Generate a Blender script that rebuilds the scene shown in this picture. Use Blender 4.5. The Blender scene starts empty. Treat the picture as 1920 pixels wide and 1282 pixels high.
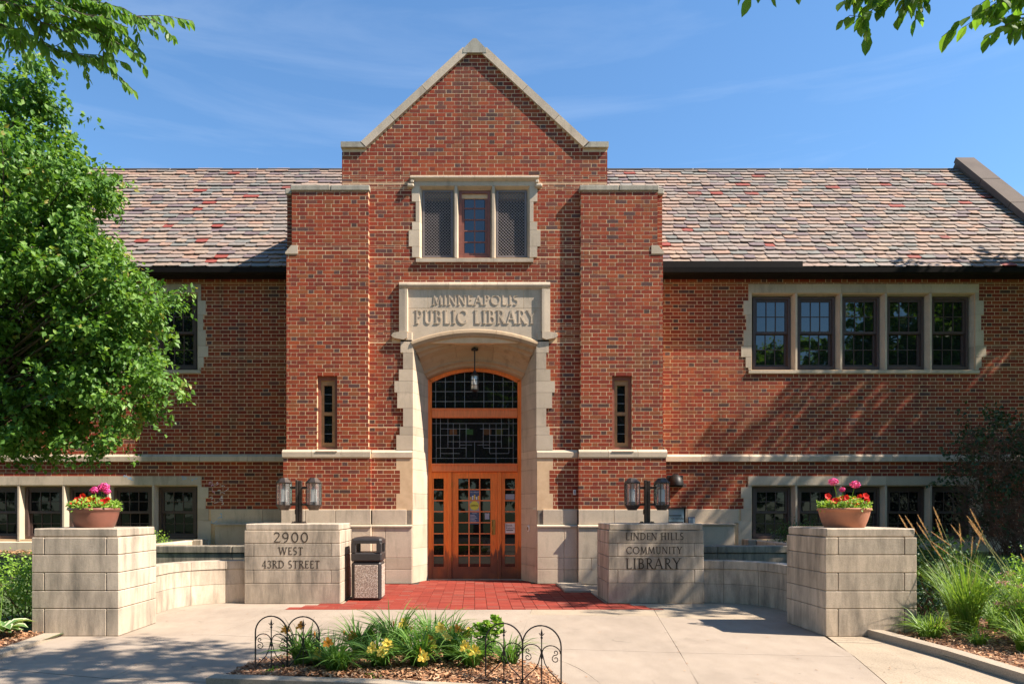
import bpy, math, random
import numpy as np
from mathutils import Matrix, Vector
R = math.radians
rnd = random.Random(7)
npr = np.random.default_rng(11)
scene = bpy.context.scene
COL = scene.collection

# ------------------------------------------------------------------ camera
F, EYE, CX, CY = 1344.0, 1.29, 890.0, 957.0          # focal length (px of a 1920 px frame), eye height, vanishing point
cam_data = bpy.data.cameras.new('camera')
cam = bpy.data.objects.new('camera', cam_data); COL.objects.link(cam)
cam.location = (0, 0, EYE); cam.rotation_euler = (R(90), 0, 0)
cam_data.sensor_width = 36; cam_data.lens = 36 * F / 1920
cam_data.shift_x = (960 - CX) / 1920; cam_data.shift_y = (CY - 641) / 1920
cam_data.clip_end = 2000; cam_data.clip_start = 0.05
scene.camera = cam

# ------------------------------------------------------------------ sun, sky, exposure
SUN_DIR = Vector((1.0, -0.28, 1.14)).normalized()     # towards the sun
sun_el = math.asin(SUN_DIR.z); sun_az = math.atan2(SUN_DIR.x, SUN_DIR.y)
sd = bpy.data.lights.new('sun', 'SUN'); sd.energy = 5.0; sd.angle = R(0.53); sd.color = (1.0, 0.91, 0.79)
so = bpy.data.objects.new('sun', sd); COL.objects.link(so)
so.rotation_euler = (-SUN_DIR).to_track_quat('-Z', 'Y').to_euler(); so.location = (30, -8, 34)
world = bpy.data.worlds.new('World'); scene.world = world; world.use_nodes = True
wn, wl = world.node_tree.nodes, world.node_tree.links
wn.clear()
w_out = wn.new('ShaderNodeOutputWorld'); w_bg = wn.new('ShaderNodeBackground')
sky = wn.new('ShaderNodeTexSky'); sky.sky_type = 'NISHITA'; sky.sun_disc = False
sky.sun_elevation = sun_el; sky.sun_rotation = sun_az
sky.air_density = 1.25; sky.dust_density = 0.15; sky.ozone_density = 3.0; sky.altitude = 200
w_bg.inputs['Strength'].default_value = 0.074
# thin cirrus: stretched noise over the whole dome
tc = wn.new('ShaderNodeTexCoord'); mp = wn.new('ShaderNodeMapping')
mp.inputs['Scale'].default_value = (1.0, 3.0, 11.0); mp.inputs['Rotation'].default_value = (0, R(7), 0)
n1 = wn.new('ShaderNodeTexNoise'); n1.inputs['Scale'].default_value = 1.5; n1.inputs['Detail'].default_value = 7
n1.inputs['Roughness'].default_value = 0.58; n1.inputs['Distortion'].default_value = 0.5
cr = wn.new('ShaderNodeValToRGB')
cr.color_ramp.elements[0].position = 0.50; cr.color_ramp.elements[0].color = (0, 0, 0, 1)
cr.color_ramp.elements[1].position = 0.92; cr.color_ramp.elements[1].color = (0.2, 0.2, 0.2, 1)
mixw = wn.new('ShaderNodeMix'); mixw.data_type = 'RGBA'
wl.new(tc.outputs['Generated'], mp.inputs['Vector']); wl.new(mp.outputs[0], n1.inputs['Vector'])
wl.new(n1.outputs['Fac'], cr.inputs['Fac']); wl.new(cr.outputs['Color'], mixw.inputs[0])
tint = wn.new('ShaderNodeMix'); tint.data_type = 'RGBA'; tint.blend_type = 'MULTIPLY'; tint.inputs[0].default_value = 1.0; tint.inputs[7].default_value = (0.79, 1.05, 1.23, 1)
wl.new(sky.outputs[0], tint.inputs[6]); wl.new(tint.outputs[2], mixw.inputs[6]); mixw.inputs[7].default_value = (7.0, 7.6, 8.4, 1)
wl.new(mixw.outputs[2], w_bg.inputs['Color']); wl.new(w_bg.outputs[0], w_out.inputs['Surface'])
scene.view_settings.view_transform = 'Standard'; scene.view_settings.look = 'None'
scene.view_settings.gamma = 1.0; scene.view_settings.use_curve_mapping = False
scene.view_settings.exposure = 1.22
scene.render.engine = 'CYCLES'
scene.cycles.max_bounces = 8; scene.cycles.diffuse_bounces = 3; scene.cycles.glossy_bounces = 3
scene.cycles.transmission_bounces = 5; scene.cycles.transparent_max_bounces = 6
scene.cycles.use_denoising = True; scene.cycles.sample_clamp_indirect = 6

def wx(px, Y): return (px - CX) * Y / F          # survey helpers: photo column / row at a known depth -> metres
def wz(py, Y): return EYE + (CY - py) * Y / F

# ------------------------------------------------------------------ object helpers
W = {}
def adopt(o, parent):
    M = Matrix.Translation(o.location)
    if parent is not None:
        o.parent = parent; o.matrix_parent_inverse = W[parent.name].inverted()
    W[o.name] = M
def thing(name, label, cat, loc=(0, 0, 0), group=None):
    o = bpy.data.objects.new(name, None); COL.objects.link(o); o.location = loc
    o.empty_display_size = 0.2
    adopt(o, None); return tag(o, label, cat, group)
def tag(o, label=None, cat=None, group=None, kind=None):
    if label: o['label'] = label
    if cat: o['category'] = cat
    if group: o['group'] = group
    if kind: o['kind'] = kind
    return o
def mesh_obj(name, me, mat, parent=None, loc=(0, 0, 0)):
    o = bpy.data.objects.new(name, me); COL.objects.link(o); o.location = loc
    if mat is not None and not me.materials: me.materials.append(mat)
    adopt(o, parent); return o
def copy_tree(o, parent=None):
    c = o.copy(); COL.objects.link(c); c.parent = parent
    if parent is not None: c.matrix_parent_inverse = o.matrix_parent_inverse.copy()
    W[c.name] = W[o.name].copy()
    for ch in list(o.children): copy_tree(ch, c)
    return c
def np_mesh(name, V, T, tone=None):
    V = np.asarray(V, dtype=np.float32); T = np.asarray(T, dtype=np.int32)
    me = bpy.data.meshes.new(name); k = T.shape[1]; n = len(T)
    me.vertices.add(len(V)); me.vertices.foreach_set('co', V.ravel())
    me.loops.add(n * k); me.loops.foreach_set('vertex_index', T.ravel())
    me.polygons.add(n); me.polygons.foreach_set('loop_start', np.arange(0, n * k, k, dtype=np.int32))
    me.update(calc_edges=True); me.shade_flat()
    if tone is not None:
        me.attributes.new('tone', 'FLOAT', 'FACE').data.foreach_set('value', np.asarray(tone, dtype=np.float32))
    return me

class MB:
    def __init__(s): s.v = []; s.f = []; s.t = []
    def face(s, idx, tone=0.5): s.f.append(tuple(idx)); s.t.append(tone)
    def add(s, verts, faces, tone=0.5):
        b = len(s.v); s.v += [tuple(p) for p in verts]
        for f in faces: s.f.append(tuple(b + i for i in f)); s.t.append(tone)
    def box(s, x0, x1, y0, y1, z0, z1, tone=0.5):
        s.add([(x0,y0,z0),(x1,y0,z0),(x1,y1,z0),(x0,y1,z0),(x0,y0,z1),(x1,y0,z1),(x1,y1,z1),(x0,y1,z1)],
              [(0,3,2,1),(4,5,6,7),(0,1,5,4),(1,2,6,5),(2,3,7,6),(3,0,4,7)], tone)
    def cbox(s, x0, x1, y0, y1, z0, z1, c=0.006, tone=0.5):     # box with chamfered edges
        xs, ys, zs = (x0, x1), (y0, y1), (z0, z1); V = []; I = {}
        for i in (0,1):
            for j in (0,1):
                for k in (0,1):
                    sx, sy, sz = (1-2*i)*c, (1-2*j)*c, (1-2*k)*c
                    for a in range(3):
                        p = [xs[i]+sx, ys[j]+sy, zs[k]+sz]; p[a] = (xs[i], ys[j], zs[k])[a]
                        I[(i,j,k,a)] = len(V); V.append(p)
        Fs = []
        for a in range(3):
            b, d = (a+1) % 3, (a+2) % 3
            for q in (0,1):
                r = []
                for u, w in ((0,0),(1,0),(1,1),(0,1)):
                    key = [0,0,0]; key[a] = q; key[b] = u; key[d] = w; r.append(I[(*key, a)])
                Fs.append(r if q else r[::-1])
            for u in (0,1):
                for w in (0,1):
                    k0 = [0,0,0]; k0[b] = u; k0[d] = w; k1 = list(k0); k1[a] = 1
                    r = [I[(*k0,b)], I[(*k1,b)], I[(*k1,d)], I[(*k0,d)]]
                    Fs.append(r if (u ^ w) else r[::-1])
        for i in (0,1):
            for j in (0,1):
                for k in (0,1):
                    r = [I[(i,j,k,0)], I[(i,j,k,1)], I[(i,j,k,2)]]
                    Fs.append(r if (i+j+k) % 2 else r[::-1])
        s.add(V, Fs, tone)
    def prism(s, poly, axis, a, b, tone=0.5):    # polygon extruded along an axis; poly in the other two axes (xy, xz or yz order)
        n = len(poly)
        def P(p, t):
            return {'x': (t, p[0], p[1]), 'y': (p[0], t, p[1]), 'z': (p[0], p[1], t)}[axis]
        s.add([P(p, a) for p in poly] + [P(p, b) for p in poly],
              [tuple(range(n)), tuple(range(2*n-1, n-1, -1))] + [(i, n+i, n+(i+1) % n, (i+1) % n) for i in range(n)], tone)
    def rings(s, rs, closed=True, cap=True, tone=0.5):
        n = len(rs[0]); b = len(s.v)
        for r in rs: s.v += [tuple(p) for p in r]
        for i in range(len(rs)-1):
            for j in range(n if closed else n-1):
                k = (j+1) % n; s.face((b+i*n+j, b+i*n+k, b+(i+1)*n+k, b+(i+1)*n+j), tone)
        if cap and closed:
            s.face(tuple(b+j for j in range(n))[::-1], tone); s.face(tuple(b+(len(rs)-1)*n+j for j in range(n)), tone)
    def lathe(s, prof, n=24, c=(0,0,0), tone=0.5, cap=True, ph=0.0):
        s.rings([[(c[0]+r*math.cos(ph+2*math.pi*j/n), c[1]+r*math.sin(ph+2*math.pi*j/n), c[2]+z) for j in range(n)] for r, z in prof], True, cap, tone)
    def tube(s, pts, rad, n=6, tone=0.5):
        pts = [Vector(p) for p in pts]; m = len(pts)
        if not hasattr(rad, '__len__'): rad = [rad]*m
        rs = []; up = None
        for i in range(m):
            d = (pts[min(i+1,m-1)] - pts[max(i-1,0)]).normalized()
            if up is None: up = Vector((0,0,1)) if abs(d.z) < .9 else Vector((1,0,0))
            e1 = d.cross(up)
            if e1.length < 1e-4: e1 = d.cross(Vector((0.3,1,0.2)))
            e1.normalize(); e2 = d.cross(e1); up = -e2 if False else up
            rs.append([pts[i] + rad[i]*(math.cos(2*math.pi*j/n)*e1 + math.sin(2*math.pi*j/n)*e2) for j in range(n)])
        s.rings(rs, True, True, tone)
    def build(s, name, mat, parent=None, smooth=False, kind=None, label=None):
        V = np.array(s.v, dtype=np.float32); lo, hi = V.min(0), V.max(0); c = (lo+hi)/2; c[2] = lo[2]
        me = bpy.data.meshes.new(name); me.from_pydata((V-c).tolist(), [], s.f); me.validate(clean_customdata=False)
        if len(me.polygons) == len(s.t):
            me.attributes.new('tone', 'FLOAT', 'FACE').data.foreach_set('value', np.array(s.t, dtype=np.float32))
        if smooth: me.polygons.foreach_set('use_smooth', [True]*len(me.polygons))
        me.update()
        o = mesh_obj(name, me, mat, parent, tuple(float(q) for q in c))
        return tag(o, label, None, None, kind)
def boxpart(name, mat, parent, x0, x1, y0, y1, z0, z1, c=0.006):
    m = MB()
    if c: m.cbox(min(x0,x1), max(x0,x1), y0, y1, z0, z1, c)
    else: m.box(min(x0,x1), max(x0,x1), y0, y1, z0, z1)
    return m.build(name, mat, parent)

# ------------------------------------------------------------------ materials
class NM:
    def __init__(s, name):
        s.m = bpy.data.materials.new(name); s.m.use_nodes = True; s.n = s.m.node_tree.nodes; s.l = s.m.node_tree.links
        s.b = s.n['Principled BSDF']; s.out = s.n['Material Output']
        s.pos = s.n.new('ShaderNodeNewGeometry').outputs['Position']
    def noise(s, scale, detail=4, stretch=(1,1,1), rough=0.6, vec=None):
        v = vec or s.pos
        if stretch != (1,1,1):
            mp = s.n.new('ShaderNodeMapping'); mp.inputs['Scale'].default_value = stretch; s.l.new(v, mp.inputs['Vector']); v = mp.outputs[0]
        t = s.n.new('ShaderNodeTexNoise'); t.inputs['Scale'].default_value = scale; t.inputs['Detail'].default_value = detail
        t.inputs['Roughness'].default_value = rough; s.l.new(v, t.inputs['Vector']); return t.outputs['Fac']
    def ramp(s, fac, stops, interp='LINEAR'):
        r = s.n.new('ShaderNodeValToRGB'); r.color_ramp.interpolation = interp; e = r.color_ramp.elements
        while len(e) > 1: e.remove(e[0])
        for i, (p, c) in enumerate(stops):
            q = e[0] if i == 0 else e.new(p)
            q.position = p; q.color = (*c, 1) if len(c) == 3 else c
        s.l.new(fac, r.inputs['Fac']); return r.outputs['Color']
    def mix(s, fac, a, b, mode='MIX'):
        x = s.n.new('ShaderNodeMix'); x.data_type = 'RGBA'; x.blend_type = mode
        for sock, val in ((x.inputs[0], fac), (x.inputs[6], a), (x.inputs[7], b)):
            if isinstance(val, bpy.types.NodeSocket): s.l.new(val, sock)
            elif isinstance(val, (int, float)): sock.default_value = val
            else: sock.default_value = (*val, 1)
        return x.outputs[2]
    def math(s, op, a, b=0.0):
        x = s.n.new('ShaderNodeMath'); x.operation = op
        for sock, val in ((x.inputs[0], a), (x.inputs[1], b)):
            if isinstance(val, bpy.types.NodeSocket): s.l.new(val, sock)
            else: sock.default_value = val
        return x.outputs[0]
    def attr(s, name='tone', kind='GEOMETRY'):
        a = s.n.new('ShaderNodeAttribute'); a.attribute_type = kind; a.attribute_name = name; return a.outputs['Fac']
    def sep(s, axis):
        q = s.n.new('ShaderNodeSeparateXYZ'); s.l.new(s.pos, q.inputs[0]); return q.outputs[axis]
    def done(s, col, rough=0.8, bump=None, bstr=0.3, bdist=0.01, spec=None, metal=0):
        if isinstance(col, bpy.types.NodeSocket): s.l.new(col, s.b.inputs['Base Color'])
        else: s.b.inputs['Base Color'].default_value = (*col, 1)
        if isinstance(rough, bpy.types.NodeSocket): s.l.new(rough, s.b.inputs['Roughness'])
        else: s.b.inputs['Roughness'].default_value = rough
        s.b.inputs['Metallic'].default_value = metal
        if spec is not None: s.b.inputs['Specular IOR Level'].default_value = spec
        if bump is not None:
            bn = s.n.new('ShaderNodeBump'); bn.inputs['Strength'].default_value = bstr; bn.inputs['Distance'].default_value = bdist
            s.l.new(bump, bn.inputs['Height']); s.l.new(bn.outputs[0], s.b.inputs['Normal'])
        return s.m
def simple(name, c, rough=0.7, var=0.15, scale=12, metal=0, spec=None, bstr=0.15, bscale=60):
    k = NM(name); n = k.noise(scale, 5)
    col = k.ramp(n, [(0.3, tuple(x*(1-var) for x in c)), (0.7, tuple(min(1, x*(1+var)) for x in c))])
    return k.done(col, rough, k.noise(bscale, 3), bstr, 0.004, spec, metal)
BRICK_RAMP = [(0.0, (.285,.062,.034)), (0.16, (.240,.048,.028)), (0.30, (.310,.080,.036)), (0.44, (.205,.042,.030)),
              (0.56, (.270,.074,.040)), (0.66, (.175,.048,.036)), (0.74, (.250,.095,.046)), (0.86, (.145,.066,.058)), (0.93, (.095,.064,.070)), (0.975, (.070,.050,.050))]
def brick_mat(name, kind):
    k = NM(name); t = k.attr('tone', kind)
    c = k.ramp(t, BRICK_RAMP, 'CONSTANT')
    n = k.noise(38, 4); c = k.mix(k.ramp(n, [(0.35, (0,0,0)), (0.75, (.45,.45,.45))]), c, k.mix(0.4, c, (.34,.11,.05)))
    big = k.noise(1.1, 3); c = k.mix(1.0, c, k.ramp(big, [(0.3, (.90,.69,.60)), (0.7, (1.13,.89,.73))]), 'MULTIPLY')
    run = k.noise(1.5, 5, (2.2,2.2,.28), .65); c = k.mix(k.ramp(run, [(.52,(0,0,0)),(.70,(.62,.62,.62))]), c, (.085,.042,.030))
    b = k.math('ADD', k.noise(95, 3), k.math('MULTIPLY', k.noise(24, 3), 1.6))
    return k.done(c, 0.85, b, 0.12, 0.0025, 0.2)
M = {}
M['brick'] = brick_mat('brick_fired', 'GEOMETRY'); M['brick_one'] = brick_mat('brick_fired_single', 'OBJECT')
k = NM('mortar'); n = k.noise(9, 5)
M['mortar'] = k.done(k.ramp(n, [(0.3, (.60,.40,.235)), (0.7, (.70,.485,.295))]), 0.95, k.noise(120, 3), 0.2, 0.002, 0.1)
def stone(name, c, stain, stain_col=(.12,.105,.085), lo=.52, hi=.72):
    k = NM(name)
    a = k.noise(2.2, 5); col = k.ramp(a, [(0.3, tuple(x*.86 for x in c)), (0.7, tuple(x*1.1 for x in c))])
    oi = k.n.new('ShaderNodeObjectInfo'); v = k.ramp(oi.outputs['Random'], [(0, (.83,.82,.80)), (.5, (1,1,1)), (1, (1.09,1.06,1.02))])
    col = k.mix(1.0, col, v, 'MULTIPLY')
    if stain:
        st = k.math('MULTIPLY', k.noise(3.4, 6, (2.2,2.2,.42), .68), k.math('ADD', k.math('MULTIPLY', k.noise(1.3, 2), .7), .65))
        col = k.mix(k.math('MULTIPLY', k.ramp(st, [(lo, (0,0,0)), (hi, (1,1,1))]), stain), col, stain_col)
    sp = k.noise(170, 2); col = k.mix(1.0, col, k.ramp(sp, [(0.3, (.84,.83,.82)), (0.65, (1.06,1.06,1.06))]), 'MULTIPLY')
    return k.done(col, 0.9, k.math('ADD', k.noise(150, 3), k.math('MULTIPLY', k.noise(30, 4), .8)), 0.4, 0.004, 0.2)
M['stone'] = stone('limestone', (.57,.46,.345), .3)
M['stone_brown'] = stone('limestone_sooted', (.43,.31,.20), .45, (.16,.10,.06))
M['stone_worn'] = stone('limestone_weathered', (.54,.44,.34), .8, lo=.39, hi=.72)
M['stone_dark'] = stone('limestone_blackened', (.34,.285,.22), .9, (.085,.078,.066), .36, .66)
M['stone_joint'] = simple('stone_joint', (.20,.16,.12), .95, .2)
M['coping_dark'] = stone('dark_coping', (.125,.10,.085), .5)
M['coping'] = stone('limestone_coping', (.42,.375,.30), .6, lo=.45, hi=.7)
def slate_mat(name, kind):
    k = NM(name); t = k.attr('tone', kind)
    c = k.ramp(t, [(0,(.40,.305,.245)),(.13,(.355,.295,.25)),(.26,(.42,.34,.265)),(.38,(.33,.29,.255)),(.48,(.44,.305,.23)),(.57,(.275,.265,.24)),
                   (.68,(.345,.31,.275)),(.77,(.225,.185,.19)),(.84,(.245,.26,.24)),(.91,(.30,.25,.24)),(.978,(.34,.085,.065))], 'CONSTANT')
    n = k.noise(16, 5); c = k.mix(1.0, c, k.ramp(n, [(.3,(.61,.555,.535)),(.7,(.91,.81,.77))]), 'MULTIPLY')
    st = k.noise(1.2, 5, (1.6,.5,.5), .65); c = k.mix(k.ramp(st, [(.5,(0,0,0)),(.75,(.55,.55,.55))]), c, (.15,.125,.105))
    return k.done(c, 0.75, k.noise(40, 4, (1,3,1)), 0.5, 0.006, 0.3)
M['slate'] = slate_mat('roof_slate', 'GEOMETRY'); M['slate_one'] = slate_mat('roof_slate_single', 'OBJECT')
M['slate_under'] = simple('slate_underlay', (.06,.05,.045), .9)
M['gutter'] = simple('gutter_bronze', (.013,.010,.009), .7, .2, spec=.12)
M['frame'] = simple('window_frame_paint', (.085,.05,.042), .5, .12)
M['frame_red'] = simple('window_frame_redwood', (.22,.075,.045), .5, .15)
M['frame_oak'] = simple('slit_window_oak', (.36,.19,.08), .5, .2)
def wood(name, c, wear):
    k = NM(name); g = k.noise(7, 5, (9,9,.7)); col = k.ramp(g, [(.3, tuple(x*.78 for x in c)), (.72, tuple(x*1.15 for x in c))])
    if wear:      # bare blackened wood where snow and splash reach the foot of the door
        z = k.sep(2); e = k.math('ADD', z, k.math('MULTIPLY', k.noise(5, 5, (5,5,.5)), -.95))
        f = k.ramp(e, [(0.0,(1,1,1)), (.03,(.9,.9,.9)), (.12,(0,0,0))])
        x0 = k.noise(1.7, 2); f = k.math('MULTIPLY', f, k.ramp(x0, [(.25,(.6,.6,.6)), (.6,(1,1,1))]))
        col = k.mix(k.math('MULTIPLY', f, .88), col, (.06,.035,.03))
    return k.done(col, .42, g, .12, .003, .4)
M['wood'] = wood('varnished_door_wood', (.86,.215,.036), True); M['wood_rail'] = wood('painted_rail_wood', (.72,.21,.07), False)
def glass(name, c, spec, wav=.02, rough=.02):
    k = NM(name); n = k.noise(3.5, 2); return k.done(c, rough, n, wav, .02, spec)
M['glass'] = glass('window_glass', (.010,.011,.012), .75, .05); M['glass_door'] = glass('door_glass', (.010,.008,.007), .5, .01)
M['glass_lead'] = glass('leaded_glass', (.010,.011,.012), .45, .06); M['glass_dark'] = glass('basement_glass', (.008,.008,.008), .35, .03)
M['glass'].node_tree.nodes['Principled BSDF'].inputs['IOR'].default_value = 1.62
M['lead'] = simple('lead_came', (.22,.25,.26), .5, .2); M['void'] = simple('dark_interior', (.012,.011,.01), 1)
M['grille'] = simple('grille_metal', (.20,.165,.15), .55, .1, metal=.2)
M['iron'] = simple('black_iron', (.02,.017,.016), .5, .2, metal=.4)
M['bronze'] = simple('lamp_bronze', (.075,.055,.045), .45, .35, metal=.6, scale=20)
M['brass'] = simple('old_brass', (.36,.22,.07), .35, .2, metal=.8)
k = NM('lantern_glass'); k.b.inputs['Transmission Weight'].default_value = .85; k.b.inputs['IOR'].default_value = 1.1
M['lamp_glass'] = k.done((.75,.73,.70), .06)
M['milk'] = simple('frosted_tube', (.72,.70,.64), .4, .05)
M['plastic'] = simple('charcoal_plastic', (.032,.027,.026), .42, .1, bstr=.25, bscale=220)
k = NM('pebble_aggregate'); vo = k.n.new('ShaderNodeTexVoronoi'); vo.inputs['Scale'].default_value = 95; k.l.new(k.pos, vo.inputs['Vector'])
sr = k.n.new('ShaderNodeSeparateColor'); k.l.new(vo.outputs['Color'], sr.inputs[0])
c = k.ramp(sr.outputs[0], [(0,(.30,.22,.17)),(.3,(.50,.40,.32)),(.55,(.62,.54,.46)),(.8,(.36,.25,.19)),(.93,(.14,.10,.085))], 'CONSTANT')
c = k.mix(k.ramp(vo.outputs['Distance'], [(.45,(0,0,0)),(.75,(1,1,1))]), c, (.22,.17,.13))
M['pebble'] = k.done(c, .8, vo.outputs['Distance'], -.7, .006)
def concrete(name, c, speck, stain=.35):
    k = NM(name); a = k.noise(.9, 6); col = k.ramp(a, [(.3, tuple(x*.86 for x in c)), (.7, tuple(x*1.1 for x in c))])
    b = k.noise(7, 5, (1,.35,1)); col = k.mix(1.0, col, k.ramp(b, [(.3,(.92,.91,.90)),(.7,(1.05,1.05,1.05))]), 'MULTIPLY')
    s2 = k.noise(2.6, 6, (1,1,1), .7); col = k.mix(k.math('MULTIPLY', k.ramp(s2, [(.57,(0,0,0)),(.74,(1,1,1))]), stain), col, tuple(x*.45 for x in c))
    vv = k.n.new('ShaderNodeTexVoronoi'); vv.inputs['Scale'].default_value = 3.1; k.l.new(k.pos, vv.inputs['Vector']); col = k.mix(k.ramp(vv.outputs['Distance'], [(.03,(.55,.55,.55)),(.05,(0,0,0))]), col, tuple(x*.35 for x in c))
    ve = k.n.new('ShaderNodeTexVoronoi'); ve.feature = 'DISTANCE_TO_EDGE'; ve.inputs['Scale'].default_value = .42; wv = k.n.new('ShaderNodeVectorMath'); wv.operation = 'ADD'; wc = k.n.new('ShaderNodeTexNoise'); wc.inputs['Scale'].default_value = 2.4; k.l.new(k.pos, wc.inputs['Vector']); k.l.new(k.pos, wv.inputs[0]); k.l.new(wc.outputs['Color'], wv.inputs[1]); k.l.new(wv.outputs[0], ve.inputs['Vector'])
    col = k.mix(k.math('MULTIPLY', k.ramp(ve.outputs['Distance'], [(.0,(.7,.7,.7)),(.004,(0,0,0))]), k.ramp(k.noise(.8, 2), [(.5,(0,0,0)),(.62,(1,1,1))])), col, tuple(x*.3 for x in c))
    sp = k.noise(speck, 2); col = k.mix(1.0, col, k.ramp(sp, [(.32,(.70,.68,.66)),(.5,(1,1,1)),(.7,(1.1,1.09,1.07))]), 'MULTIPLY')
    return k.done(col, .9, sp, .35, .003, .25)
M['concrete'] = concrete('concrete_slab', (.345,.278,.218), 130); M['aggregate'] = concrete('exposed_aggregate', (.37,.295,.215), 70, .45)
M['kerb'] = concrete('concrete_kerb', (.38,.31,.235), 110, .55); M['joint'] = simple('pavement_joint', (.06,.048,.038), .95, .3)
def paver_mat(name, kind):
    k = NM(name); t = k.attr('tone', kind); c = k.ramp(t, [(0,(.230,.033,.019)),(.35,(.270,.041,.025)),(.7,(.195,.030,.019)),(.9,(.28,.060,.038)),(1,(.22,.07,.05))])
    c = k.mix(1.0, c, k.ramp(k.noise(2.2, 4), [(.3,(.86,.86,.86)),(.7,(1.08,1.08,1.08))]), 'MULTIPLY')
    return k.done(c, .85, k.noise(110, 3), .3, .003, .25)
M['paver'] = paver_mat('red_paver', 'GEOMETRY'); M['paver_one'] = paver_mat('red_paver_single', 'OBJECT')
M['terracotta'] = simple('terracotta', (.40,.16,.088), .75, .25, 4); M['terracotta_dark'] = simple('glazed_brown_clay', (.19,.070,.046), .45, .25, 4); M['soil'] = simple('potting_soil', (.035,.024,.017), 1, .3, bstr=.6)
def leafm(name, stops, trans=.35, rough=.5, trans_gain=1.6):
    k = NM(name); t = k.attr('tone'); c = k.ramp(t, [(p, tuple(min(.8, q*(1.3 if q3[1] > q3[0] else 1)) for q in q3)) for p, q3 in stops])
    tr = k.n.new('ShaderNodeBsdfTranslucent'); ms = k.n.new('ShaderNodeMixShader'); ms.inputs[0].default_value = trans
    c2 = k.mix(1.0, c, (trans_gain*1.05, trans_gain, trans_gain*.45), 'MULTIPLY')
    k.l.new(c2, tr.inputs['Color']); k.l.new(k.b.outputs[0], ms.inputs[1]); k.l.new(tr.outputs[0], ms.inputs[2]); k.l.new(ms.outputs[0], k.out.inputs['Surface'])
    return k.done(c, rough, spec=.35)
M['leaf_linden'] = leafm('linden_leaf', [(0,(.028,.075,.011)),(.35,(.060,.138,.019)),(.7,(.108,.205,.032)),(.95,(.185,.275,.066)),(1,(.30,.27,.07))], .36)
M['leaf_elm'] = leafm('elm_leaf', [(0,(.050,.110,.016)),(.5,(.085,.170,.026)),(1,(.135,.225,.055))], .45, .45, 1.9)
M['leaf_street'] = leafm('street_tree_leaf', [(0,(.035,.085,.012)),(.5,(.065,.135,.018)),(1,(.110,.185,.030))], .55, .5, 2.2)
M['leaf_spirea'] = leafm('spirea_leaf', [(0,(.075,.150,.018)),(.5,(.150,.260,.030)),(1,(.26,.36,.06))], .3)
M['leaf_dark'] = leafm('dark_shrub_leaf', [(0,(.022,.050,.012)),(.5,(.040,.085,.018)),(1,(.070,.125,.028))], .2)
M['leaf_holly'] = leafm('evergreen_leaf', [(0,(.014,.032,.012)),(.6,(.032,.060,.020)),(1,(.075,.095,.036))], .15)
M['blade'] = leafm('grass_blade', [(0,(.075,.150,.022)),(.5,(.135,.225,.038)),(.9,(.220,.300,.080)),(1,(.40,.33,.16))], .35)
M['blade_lily'] = leafm('daylily_blade', [(0,(.045,.110,.020)),(.5,(.085,.175,.030)),(.9,(.140,.235,.055)),(1,(.36,.30,.14))], .32)
M['hosta'] = leafm('hosta_leaf', [(0,(.070,.140,.040)),(.5,(.110,.200,.060)),(.8,(.42,.46,.26)),(1,(.55,.56,.38))], .25)
M['lawn_blade'] = leafm('lawn_blade', [(0,(.035,.090,.012)),(1,(.085,.165,.025))], .3)
M['seed'] = leafm('reed_seed_head', [(0,(.42,.25,.14)),(1,(.62,.42,.26))], .3, .8, 1.1)
M['stalk'] = leafm('reed_stalk', [(0,(.20,.23,.07)),(1,(.36,.30,.12))], .15, .6, 1.0)
M['petal_yellow'] = leafm('yellow_petal', [(0,(.80,.50,.05)),(1,(.86,.66,.14))], .35, .5, 1.1)
M['petal_orange'] = leafm('orange_petal', [(0,(.72,.22,.02)),(1,(.80,.38,.04))], .3, .5, 1.1)
M['petal_pink'] = leafm('pink_petal', [(0,(.66,.04,.26)),(1,(.80,.14,.42))], .3, .5, 1.1)
M['petal_red'] = leafm('red_petal', [(0,(.50,.010,.012)),(1,(.72,.030,.020))], .3, .5, 1.1)
M['petal_spirea'] = leafm('spirea_petal', [(0,(.60,.24,.30)),(1,(.74,.42,.46))], .3, .6, 1.0)
M['bark'] = simple('tree_bark', (.10,.075,.055), .95, .3, 20, bstr=.7, bscale=30); M['twig'] = simple('dead_twig', (.15,.075,.048), .9, .3)
k = NM('mulch_chip'); t = k.attr('tone')
M['chip'] = k.done(k.ramp(t, [(0,(.20,.085,.040)),(.3,(.36,.17,.085)),(.6,(.48,.26,.14)),(.85,(.56,.36,.22)),(1,(.12,.06,.035))]), .9, k.noise(60,3), .4, .004, .2)
M['mulch'] = simple('mulch_floor', (.14,.065,.034), 1, .4, 40, bstr=.8, bscale=60)
M['ground'] = simple('turf_ground', (.055,.085,.022), 1, .35, 3, bstr=.6, bscale=40); M['asphalt'] = simple('asphalt', (.05,.05,.05), .9, .2, 30)
M['white'] = simple('white_plastic', (.72,.70,.66), .5, .04); M['paper_blue'] = simple('blue_notice', (.045,.085,.17), .6, .1)
M['paper_grey'] = simple('grey_notice', (.30,.33,.37), .6, .06); M['paper_lime'] = simple('lime_sticker', (.55,.55,.06), .6, .05)
M['ink'] = simple('print_ink', (.012,.012,.014), .7, .05); M['ink_white'] = simple('print_white', (.6,.6,.58), .7, .05)
M['letter'] = simple('letter_patina', (.040,.028,.018), .9, .3, 30); M['box_blue'] = simple('return_box_steel', (.26,.34,.37), .5, .1)
M['chalk_blue'] = simple('blue_chalk', (.20,.42,.62), 1, .2); M['chalk_pink'] = simple('pink_chalk', (.62,.32,.40), 1, .2); M['chalk_white'] = simple('white_chalk', (.60,.56,.52), 1, .2)
M['ink_yellow'] = simple('print_yellow', (.65,.42,.05), .7, .05)
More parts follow.
